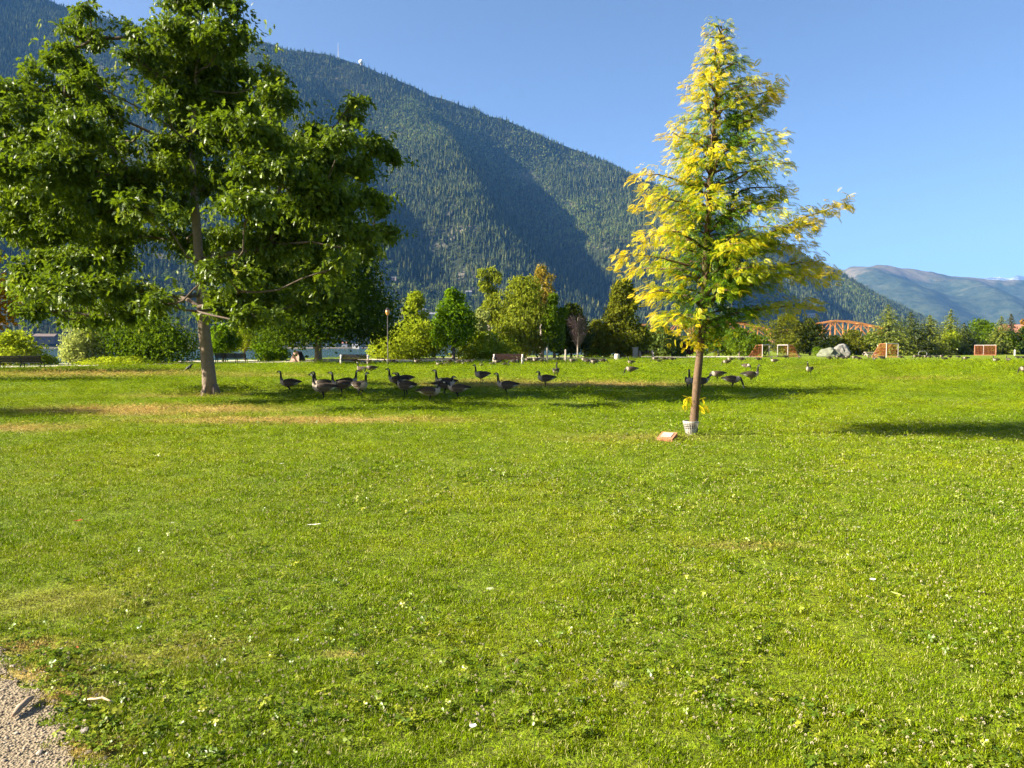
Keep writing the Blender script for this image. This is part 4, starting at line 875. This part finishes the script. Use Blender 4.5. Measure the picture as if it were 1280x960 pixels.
# ------------------------------------------------------------------ boulders, car, low table, playground bits
def boulder(px,py,w,h,d,label,seed,mat,flat=1.0):
    x,y,z=at(px,py); bpy_me=bpy.data.meshes.new('boulder'); import bmesh; bm=bmesh.new(); bmesh.ops.create_icosphere(bm,subdivisions=3,radius=1)
    for v in bm.verts:
        n=mnoise.noise(v.co*1.3+Vector((seed,0,0)))*.38+mnoise.noise(v.co*3.1+Vector((0,seed,0)))*.14; v.co*=1+n
        v.co.z=max(v.co.z,-.5); v.co=Vector((v.co.x*w/2,v.co.y*d/2,(v.co.z+.5)*h/1.45))
    bm.to_mesh(bpy_me); bm.free(); bpy_me.materials.append(mat); o=bpy.data.objects.new('boulder',bpy_me); COL.objects.link(o); o.location=(x,y,z-.05); o.rotation_euler=(0,0,seed); tag(o,label,'boulder','pale boulders at the field edge')
ROCK=plain('pale_grey_rock',(.17,.165,.148),.9,.1,var=.35,scale=2,bump=.7)
boulder(1052,446,2.9,2.35,2.4,'tall rounded pale grey boulder below the bridge',2.0,ROCK); boulder(1035,446,3.6,1.45,2.4,'low sloping grey boulder left of the tall boulder',5.3,plain('mossy_grey_rock',(.135,.145,.10),.9,.1,var=.35,scale=2,bump=.7))
def table():
    t=empty('picnic_table',at(1087,446),'small pale picnic table left of the two posted goal','picnic table'); b=Buf(); b.box((0,0,.76),(1.8,.75,.07)); b.build('tabletop',CONC,t)
    for sy in (-1,1): b=Buf(); b.box((0,sy*.72,.45),(1.8,.28,.06)); b.build('bench_seat',CONC,t)
    for sx in (-1,1): b=Buf(); b.bar((sx*.65,-.72,.0),(sx*.65,.15,.74),.09); b.bar((sx*.65,.72,.0),(sx*.65,-.15,.742),.088); b.box((sx*.65+.06,0,.41),(.06,1.5,.09)); b.build('leg',WOOD,t)
table()
def rail():
    t_=Buf(); th=np.linspace(0,math.pi,13); t_.tube([(-.75*math.cos(a)*1.0,0,.55+.35*math.sin(a)) for a in th],.05,6)
    for sx in (-1,1): t_.tube([(sx*.75,0,-.05),(sx*.75,0,.56)],.05,6)
    o=t_.build('arched_rail',plain('pale_metal_rail',(.22,.23,.20),.6,.3)); o.location=at(1153,445.2); tag(o,'pale arched metal rail in front of the far conifers','rail')
rail()

# ------------------------------------------------------------------ bridge and houses
def bridge():
    y0=640.; k=y0/F; t=empty('truss_bridge',((1040-640)*k,y0,0),'big orange steel truss bridge crossing behind the trees on the right','bridge'); OR=plain('orange_steel',(.60,.235,.06),.6,.3,var=.1)
    X=lambda px:(px-1040)*k; Z=lambda py:EYE+(HY-py)*k
    top=[(700,418),(760,412),(820,404),(870,397.5),(905,401),(930,405.5),(955,411),(975,414.2),(985,413),(1005,408.5),(1025,404),(1041,401),(1062,402.2),(1092,408.5),(1112,412)]
    pan=np.arange(704,1113,16.); tz=np.interp(pan,*zip(*top)); dk=421.5
    for sy in (-1,1):
        Y=sy*5.0; c=Buf()
        for a,b_,za,zb in zip(pan[:-1],pan[1:],tz[:-1],tz[1:]): c.bar((X(a),Y,Z(za)),(X(b_),Y,Z(zb)),1.15)
        c.build('top_chord',OR,t); v=Buf()
        for i,(a,za) in enumerate(zip(pan,tz)):
            v.bar((X(a),Y,Z(dk)),(X(a),Y,Z(za)),.8)
            if i+1<len(pan):
                if i%2: v.bar((X(a),Y,Z(za)),(X(pan[i+1]),Y,Z(dk)),.62)
                else: v.bar((X(a),Y,Z(dk)),(X(pan[i+1]),Y,Z(tz[i+1])),.62)
        v.build('web_members',OR,t)
    s_=Buf()
    for a,za in zip(pan,tz): s_.bar((X(a),-4.6,Z(za)),(X(a),4.6,Z(za)),.6)
    s_.build('cross_bracing',OR,t)
    d=Buf(); d.box(((X(704)+X(1104))/2,0,Z(dk)-.9),(X(1104)-X(704),11.5,1.6)); d.build('deck',plain('bridge_concrete',(.50,.40,.34),.9,.1),t)
    for px in (870,1041): p=Buf(); p.bar((X(px),0,-6),(X(px),0,Z(dk)-1.9),9,4); p.build('pier',plain('pier_concrete',(.48,.40,.35),.9,.1),t)
bridge()
def house(x,y,z,w,d,h,wall,roof,label,rz=0,name='house',rh=None):
    t=empty(name,(x,y,z),label,'house',rz=R(rz)); b=Buf(); b.box((0,0,h/2-1),(w,d,h+2)); b.build('wall',wall,t); r=Buf(); rh=rh or h*.45; o=w*.06
    r.add([(-w/2-o,-d/2-o,h),(w/2+o,-d/2-o,h),(w/2+o,d/2+o,h),(-w/2-o,d/2+o,h),(-w/2-o,0,h+rh),(w/2+o,0,h+rh)],[(0,1,5,4),(2,3,4,5)]); r.f.append(np.array([(0,4,3),(1,2,5),])+0); r.m.append(np.zeros(2,int)); r.f.append(np.array([(3,2,1,0)])); r.m.append(np.zeros(1,int)); r.build('roof',roof,t)
    for i in (-1,0,1): wn=Buf(); wn.box((i*w*.3,-d/2-.02,h*.55),(w*.14,.12,h*.38)); wn.build('window',GLASS,t)
GLASS=plain('window_glass',(.03,.035,.045),.1,.5); PINK=plain('pink_render',(.38,.27,.235),.85,.1); WW=plain('white_siding',(.42,.40,.37),.8,.1); BR=plain('brown_siding',(.16,.12,.10),.85,.1); RRED=plain('red_brown_roof',(.30,.14,.09),.8,.1); RGR=plain('grey_roof',(.22,.22,.23),.8,.1)
y=300.; house((1277-640)/F*y,y,0,14,9,7.2,PINK,RRED,'pinkish house with red brown roof between trees at the right edge',-20)
y=330.; house((953-640)/F*y,y,0,9,8,3.5,PINK,RRED,'low pinkish house between the trees behind the golden tree',10)
def mt_at(px,py):
    ts=np.linspace(.0,1.0,900); X,Y,Z=mountain_z(np.full(900,float(px)),ts); yy=HY-(Z-EYE)/Y*F; i=int(np.argmin(np.abs(yy-py))); return X[i],Y[i],Z[i]
for (px,py,w,h,wl,rf,lb,rz) in ((62,429,24,8,BR,BR,'dark broad house on the far shore left of the big bush',12),(447,435.5,11,4,WW,RGR,'small white house on the far shore above the pale bench',-10),(432,433,8,4,WW,RRED,'white house with red roof on the far shore right of the shade tree trunk',0),
    (372,428,12,7,WW,RRED,'white walled house on the far shore above the memorial stone',15),(543,398,22,7,WW,RGR,'pale house among the trees behind the bright maple',0),(527,392,16,6,WW,RGR,'grey roofed house low on the mountain above the pointed tree',20),(586,370,12,6,WW,RGR,'white house low on the forested slope left of the birches',10),(494,351,10,4,PINK,RGR,'pale house on the forested slope right of the oak crown',-15),(1012,397,20,8,WW,RGR,'pale building on the slope left of the bridge tower',0)):
    X_,Y_,Z_=mt_at(px,py); house(X_,Y_-6,Z_+1,w,w*.7,h,wl,rf,lb,rz)
def beach():
    px=np.linspace(-120,470,90); X,Y,Z=mountain_z(px,np.zeros(90)); rg=np.random.default_rng(2); wdt=2+6*np.abs(np.array([mnoise.noise((p*.02,3,0)) for p in px])); b=Buf(); n=90
    b.add(np.concatenate([np.stack([X*(Y-14)/Y,Y-14,np.full(n,-1.4)],-1),np.stack([X,Y,np.full(n,-.3)],-1),np.stack([X*(Y+wdt)/Y,Y+wdt,np.full(n,1.0)],-1)]),np.concatenate([np.stack([np.arange(n-1)+o,np.arange(1,n)+o,np.arange(1,n)+n+o,np.arange(n-1)+n+o],-1) for o in (0,n)]))
    tag(b.build('far_beach',plain('beach_sand',(.36,.31,.25),.9,.1,scale=.05),smooth=True),kind='structure')
beach()
def boat(px,d,L,label,sail=False):
    t=empty('motor_boat',((px-640)/F*d,d,-1.2),label,'boat','boats on the lake',R(12)); b=Buf(); b.add([(-L/2,-L*.14,.0),(L*.3,-L*.14,0),(L/2,0,.1),(L*.3,L*.14,0),(-L/2,L*.14,0),(-L/2,-L*.17,.8),(L*.28,-L*.17,.9),(L*.55,0,1.15),(L*.28,L*.17,.9),(-L/2,L*.17,.8)],[(0,1,6,5),(1,2,7,6),(2,3,8,7),(3,4,9,8),(4,0,5,9)]); b.f.append(np.array([(5,6,7,8,9)])); b.m.append(np.zeros(1,int)); b.build('hull',WHITE,t)
    c=Buf(); c.box((-.02*L,0,1.3),(L*.3,L*.2,1.0)); c.build('cabin',WW,t)
    if sail: m=Buf(); m.tube([(.1*L,0,.8),(.1*L,0,6)],.12,6); m.build('mast',WHITE,t)
boat(408,690,6.5,'white motor boat with a short mast on the lake beside the shade tree trunk',True); boat(423,760,4.5,'small white boat on the lake left of the pale bench')
# summit dome and mast
def summit():
    X,Y,Z=mountain_z(np.array([455.]),np.array([1.0])); x,y,z=float(X[0]),float(Y[0]),float(Z[0])+13; t=empty('radar_dome',(x,y,z-16),'white round radar dome on the mountain ridge','dome'); b=Buf(); th=np.linspace(-.9,1.45,9)
    b.tube([(0,0,14+9*math.sin(a)) for a in th],[9*math.cos(a) for a in th],16); b.build('dome_shell',plain('white_dome_shell',(.80,.80,.78),.5,.2,var=.03,scale=.2),t,smooth=True); s_=Buf(); s_.tube([(0,0,-6),(0,0,8)],5.5,12); s_.build('base_tower',CONC,t)
    X,Y,Z=mountain_z(np.array([427.]),np.array([1.0])); b=Buf(); x,y,z=float(X[0]),float(Y[0]),float(Z[0])
    for a in range(3): b.tube([(math.cos(a*2.1)*2.2,math.sin(a*2.1)*2.2,-2),(0,0,56)],[.6,.35],5)
    for q in range(9): b.tube([(math.cos(u*2.1)*2.2*(1-q/9.),math.sin(u*2.1)*2.2*(1-q/9.),q*6.) for u in (0,1,2,3)],.3,4)
    o=b.build('radio_mast',plain('galvanised_mast',(.35,.35,.36),.5,.4)); o.location=(x,y,z); tag(o,'thin radio mast on the mountain ridge left of the dome','mast')
summit()

# ------------------------------------------------------------------ small things on the lawn
def plaque():
    t=empty('memorial_plaque',at(835,551),'small brown wedge shaped marker block with a pale plate on the lawn','marker',rz=R(-34)); w,d,h=.28,.25,.135
    b=Buf(); b.add([(-w/2,-d/2,-.02),(w/2,-d/2,-.02),(w/2,d/2,-.02),(-w/2,d/2,-.02),(-w/2,-d/2,.045),(w/2,-d/2,.045),(w/2,d/2*.85,h),(-w/2,d/2*.85,h)],[(0,3,2,1),(4,5,6,7),(0,1,5,4),(1,2,6,5),(2,3,7,6),(3,0,4,7)]); b.build('wedge_block',plain('rusty_brown_block',(.34,.145,.075),.75,.2,var=.25,scale=20,bump=.4),t)
    a=math.atan2(h-.045,d*.925); p=Buf(); p.box((0,-.006,.045+(h-.045)*.53+.006),(w*.66,d*.66,.008),rx=a); p.build('plate',plain('pale_metal_plate',(.40,.33,.27),.5,.4,.1,var=.12,scale=30),t)
plaque()
def litter(name,px,py,L,W,col,label,cat,rz,curl=.3):
    b=Buf(); n=9; m=4; V=[]
    for i in range(n):
        x=(i/(n-1)-.5)*L; hw=W/2*math.sin(math.pi*(.06+.9*i/(n-1)))**.7
        for j in range(m+1): y=(j/m*2-1)*hw; V.append((x,y,.028+curl*abs(x)**1.3+.45*y*y/max(W,.01)))
    b.add(V,[(i*(m+1)+j,(i+1)*(m+1)+j,(i+1)*(m+1)+j+1,i*(m+1)+j+1) for i in range(n-1) for j in range(m)]); o=b.build(name,plain(name+'_surface',col,.7,.2,var=.15,scale=40),smooth=True); o.location=at(px,py); o.rotation_euler=(0,0,R(rz)); tag(o,label,cat)
litter('feather',390,662,.115,.035,(.72,.68,.58),'large white feather lying on the grass left of centre','feather',18)
litter('feather',193,573,.10,.022,(.70,.62,.48),'thin cream feather on the grass below the left tree shadow','feather',-35)
litter('feather',350,583,.06,.04,(.74,.70,.62),'small white feather on the grass below the tan patch','feather',60)
litter('feather',1097,733,.045,.035,(.78,.76,.72),'tiny white feather among clover on the right side','feather',20)
litter('feather',590,926,.035,.03,(.72,.70,.64),'tiny white down feather near the bottom middle','feather',70)
litter('feather',1094,572,.06,.04,(.74,.72,.6),'small white feather below the golden tree shadow','feather',10)
litter('fallen_leaf',92,657,.075,.045,(.34,.05,.03),'single red fallen leaf on the grass at left','leaf',30,.8)
litter('fallen_leaf',86,823,.04,.026,(.34,.09,.03),'small rusty fallen leaf near the gravel corner','leaf',60,.8)
litter('fallen_leaf',1127,752,.075,.022,(.45,.50,.12),'pale green narrow leaf lying on the right side','leaf',-60,.5)
def stick(px,py,qx,qy,r,label,seed,mat,h=.03):
    p=np.array(at(px,py)); q=np.array(at(qx,qy)); rg=np.random.default_rng(seed); u=np.linspace(0,1,7)[:,None]; P=(q-p)*u; P[:,2]=h+.012*np.sin(u[:,0]*3); P[1:-1,:2]+=rg.normal(size=(5,2))*.004
    b=Buf(); b.tube(P,[r*.5,r,r*1.05,r*1.1,r,r*.85,r*.3],8,wob=.25,seed=seed); o=b.build('stick',mat,smooth=True); o.location=tuple(p); tag(o,label,'stick')
stick(2,911,30,886,.013,'bare brown stick lying on the gravel path corner',1,plain('stick_wood',(.30,.22,.15),.9,.1,var=.4,scale=30),.022)
stick(98,893,131,897,.005,'short pale twig lying on the grass by the gravel',2,plain('dry_twig',(.55,.42,.26),.9,.1,var=.3,scale=30),.035)

# ------------------------------------------------------------------ grass
def blade_clump(seed,nb,spread,h,wd,lean=.45,two=True):
    rg=np.random.default_rng(seed); b=Buf()
    for i in range(nb):
        a=rg.random()*6.283; r=spread*math.sqrt(rg.random()); x,y=r*math.cos(a),r*math.sin(a); th=rg.random()*6.283; hh=h*rg.uniform(.5,1.25); ln=lean*hh*rg.uniform(.2,1.5); d=np.array([math.cos(th),math.sin(th),0]); s_=np.array([-d[1],d[0],0])*wd*rg.uniform(.6,1.3)
        p=np.array([x,y,-.004]); m=p+d*ln*.35+np.array([0,0,hh*.6]); e=p+d*ln+np.array([0,0,hh*rg.uniform(.75,1)])
        b.add([p-s_*.5,p+s_*.5,m+s_*.42,m-s_*.42,e],[(0,1,2,3)],a=rg.random()); k=b.n-5; b.f.append(np.array([(k+3,k+2,k+4)])); b.m.append(np.zeros(1,int))
    return b
def grass():
    s=N('grass_blades'); c,dry=lawn_col(s); r=s.rand(); t=s.attr('tint')
    c=s.mix(s.maprange(r,.0,1,0,.35,False),c,s.mix(.5,c,(.33,.36,.02)),'MIX'); hv=s.n('ShaderNodeHueSaturation'); s.l(c,hv.inputs['Color']); s.l(s.math('MULTIPLY',s.maprange(t,0,1,.45,1.42,False),s.maprange(s.math('FRACT',s.math('MULTIPLY',r,37.3)),0,1,.72,1.25,False)),hv.inputs['Value']); s.l(s.maprange(r,0,1,.485,.515,False),hv.inputs['Hue'])
    straw=s.math('GREATER_THAN',t,.90); c=s.mix(s.math('MULTIPLY',straw,.75),hv.outputs[0],(.48,.42,.20))
    m=s.done(s.leaf(c,.30,0,.35))
    protos=[blade_clump(k,24,.062,.0215,.0030,.85).build('tuft',m,attr=True) for k in range(8)]
    for k in range(8):
        far=blade_clump(k+20,24,.062,.0215,.0030,.85); far.a=[.33+.30*q for q in far.a]; protos.append(far.build('tuft',m,attr=True))
    rg=np.random.default_rng(4); pts=[];sc=[];
    n=GRASSN
    # radial density falls with distance while the tufts widen
    u=rg.random(n); d=2.25*(95/2.25)**(u**1.12); lat=rg.uniform(-1,1,n)*(.70*d+.9); x=lat; y=np.sqrt(np.maximum(d*d-0,0)); 
    s_=np.clip((d/4.2),.9,16)**.92; hs=np.clip(d/5,.85,8)**.07*rg.uniform(.75,1.2,n)
    keep=(x>gravel_edge(y)+.34*(rg.random(n)**2-.12)+.05*np.sin(y*31)) & (shore_dist(x,y)>6)
    patch=.72+.6*fbm(x*1.3,y*1.3,3,5)+.5*fbm(x*5,y*5,2,8); hs=hs*np.clip(patch+.25,.45,1.35)*rg.uniform(.75,1.2,n)
    thin=rg.random(n)<np.clip(.82+2.4*np.where(y<14,fbm(x*9,y*9,2,12),fbm(x*1.7,y*1.7,3,13)*.6),.10,1); keep&=thin
    x,y,s_,hs=x[keep],y[keep],s_[keep],hs[keep]; n=len(x)
    path_ok=np.ones(n,bool)
    P=np.array(pp); 
    dist=np.full(n,1e9)
    for (ax,ay),(bx,by) in zip(P[:-1],P[1:]):
        dx,dy=bx-ax,by-ay; t_=np.clip(((x-ax)*dx+(y-ay)*dy)/(dx*dx+dy*dy),0,1); dist=np.minimum(dist,np.hypot(x-ax-t_*dx,y-ay-t_*dy))
    k=dist>np.interp(x,[-45,-20,-10,5,20],[4.2,6.6,6.4,5,4.6]); x,y,s_,hs=x[k],y[k],s_[k],hs[k]; n=len(x)
    scatter('grass',np.stack([x,y,ground_h(x,y)],-1),rg.uniform(0,6.28,n),np.stack([s_,s_,hs],-1),rg.integers(0,8,n)+8*(y>rg.uniform(8,20,n)),protos,tilt=rg.normal(size=(n,2))*.26,label='short green park grass covering the whole lawn',cat='grass')
grass()
def clover():
    rg=np.random.default_rng(9)
    lm=N('clover_leaf'); r=lm.rand(); c=lm.ramp(r,[(0,(.07,.125,.008)),(.7,(.15,.205,.010)),(1,(.25,.27,.02))]); lmat=lm.done(lm.leaf(c,.3,.02,.35))
    fmt=plain('clover_bloom',(.62,.55,.36),.8,.1,var=.25,scale=90); stm=lmat
    protos=[]
    for k in range(4): # leaf clusters
        b=Buf(); q=np.random.default_rng(k+50)
        for i in range(6):
            c0=np.array([q.normal()*.028,q.normal()*.028,q.uniform(.022,.038)]); tl=q.normal(size=3)*.35+np.array([0,0,1]); nz=unit(tl); u=unit(np.cross(nz,[.3,.8,.1])); w_=np.cross(nz,u); sz=q.uniform(.010,.018); a0=q.random()*6
            for j in range(3):
                a=a0+j*2.094; dr=u*math.cos(a)+w_*math.sin(a); pd=np.cross(nz,dr); b.add([c0,c0+dr*sz*.6+pd*sz*.5,c0+dr*sz*1.15+pd*sz*.25-nz*.002,c0+dr*sz*1.15-pd*sz*.25-nz*.002,c0+dr*sz*.6-pd*sz*.5],np.array([(0,1,2,3),(0,3,4,0)])[:1]); kk=b.n-5; b.f.append(np.array([(kk,kk+3,kk+4)])); b.m.append(np.zeros(1,int))
        protos.append(b.build('clover_leaves',lmat))
    for k in range(3): # blooms
        b=Buf(); q=np.random.default_rng(k+90); h=.038+.008*k
        b.tube([(0,0,0),(.003,0,h*.6),(.002,.003,h)],.0012,4,m=1); v=[]
        for i in range(46):
            d=unit(q.normal(size=3)); 
            if d[2]<-.55: continue
            c0=np.array([.002,.003,h+.003])+d*.0055; w_=unit(np.cross(d,q.normal(size=3)))*.0022; e=c0+d*.0045+np.array([0,0,.001]); z=np.cross(d,w_); b.add([c0-w_*.6,c0+w_*.6,e+w_,e-w_],[(0,1,2,3)]); b.add([c0-z*.6,c0+z*.6,e+z,e-z],[(0,1,2,3)])
        protos.append(b.build('clover_bloom',[fmt,stm]))
    n=20000; u=rg.random(n); d=2.3*(24/2.3)**(u**1.0); x=rg.uniform(-1,1,n)*(.70*d+.6); y=d
    f=fbm(x*.55,y*.55,3,2)+.25*fbm(x*3,y*3,2,6)+.10*sstep(-1,2.5,x); ok=(f>.02)&(rg.random(n)<.75)&(x>gravel_edge(y)+.1); 
    x2,y2=x[ok],y[ok]; m=len(x2); bloom=rg.random(m)<.48; pick=np.where(bloom,4+rg.integers(0,3,m),rg.integers(0,4,m)); s_=rg.uniform(.6,1.05,m)*np.clip(y2/6,1,1.5)*np.where(bloom,.68,1)
    # broad weeds crowd the edge of the gravel
    t=rg.random(190); ye=2.4+2.6*t; xe=gravel_edge(ye)+np.abs(rg.normal(size=190))*.28+.02; x2=np.concatenate([x2,xe]); y2=np.concatenate([y2,ye]); pick=np.concatenate([pick,rg.integers(0,4,190)]); s_=np.concatenate([s_,rg.uniform(.8,1.25,190)]); m=len(x2)
    scatter('clover',np.stack([x2,y2,np.zeros(m)],-1),rg.uniform(0,6.28,m),np.stack([s_,s_,s_],-1),pick,protos,tilt=rg.normal(size=(m,2))*.12,label='white clover blooms and clover leaves scattered through the grass',cat='clover')
clover()
def pebbles():
    import bmesh; rg=np.random.default_rng(14); s=N('pebble'); r=s.rand(); m=s.done(s.pbr(s.ramp(r,[(0,(.13,.10,.07)),(.5,(.25,.195,.135)),(.85,(.38,.32,.245)),(1,(.17,.155,.145))]),.85,.2)); protos=[]
    for k in range(5):
        me=bpy.data.meshes.new('pebble'); bm=bmesh.new(); bmesh.ops.create_icosphere(bm,subdivisions=2,radius=.5)
        for v in bm.verts: v.co*=1+.45*mnoise.noise(v.co*2+Vector((k*9,0,0))); v.co.z*=.6
        bm.to_mesh(me); bm.free(); me.materials.append(m); o=bpy.data.objects.new('pebble',me); COL.objects.link(o); protos.append(o)
    n=16000; y=rg.uniform(2.0,6.5,n); x=gravel_edge(y)+.12-np.abs(rg.normal(size=n))*1.0*np.where(rg.random(n)<.06,-.25,1); k=(x>-.74*y-1.0)&(x>-30); x,y=x[k],y[k]; n=len(x); s_=rg.lognormal(-4.95,.5,n)
    scatter('gravel',np.stack([x,y,np.full(n,.007)],-1),rg.uniform(0,6.28,n),np.stack([s_,s_*rg.uniform(.7,1,n),s_],-1),rg.integers(0,5,n),protos,label='loose tan pebbles on the gravel path corner',cat='gravel')
pebbles()
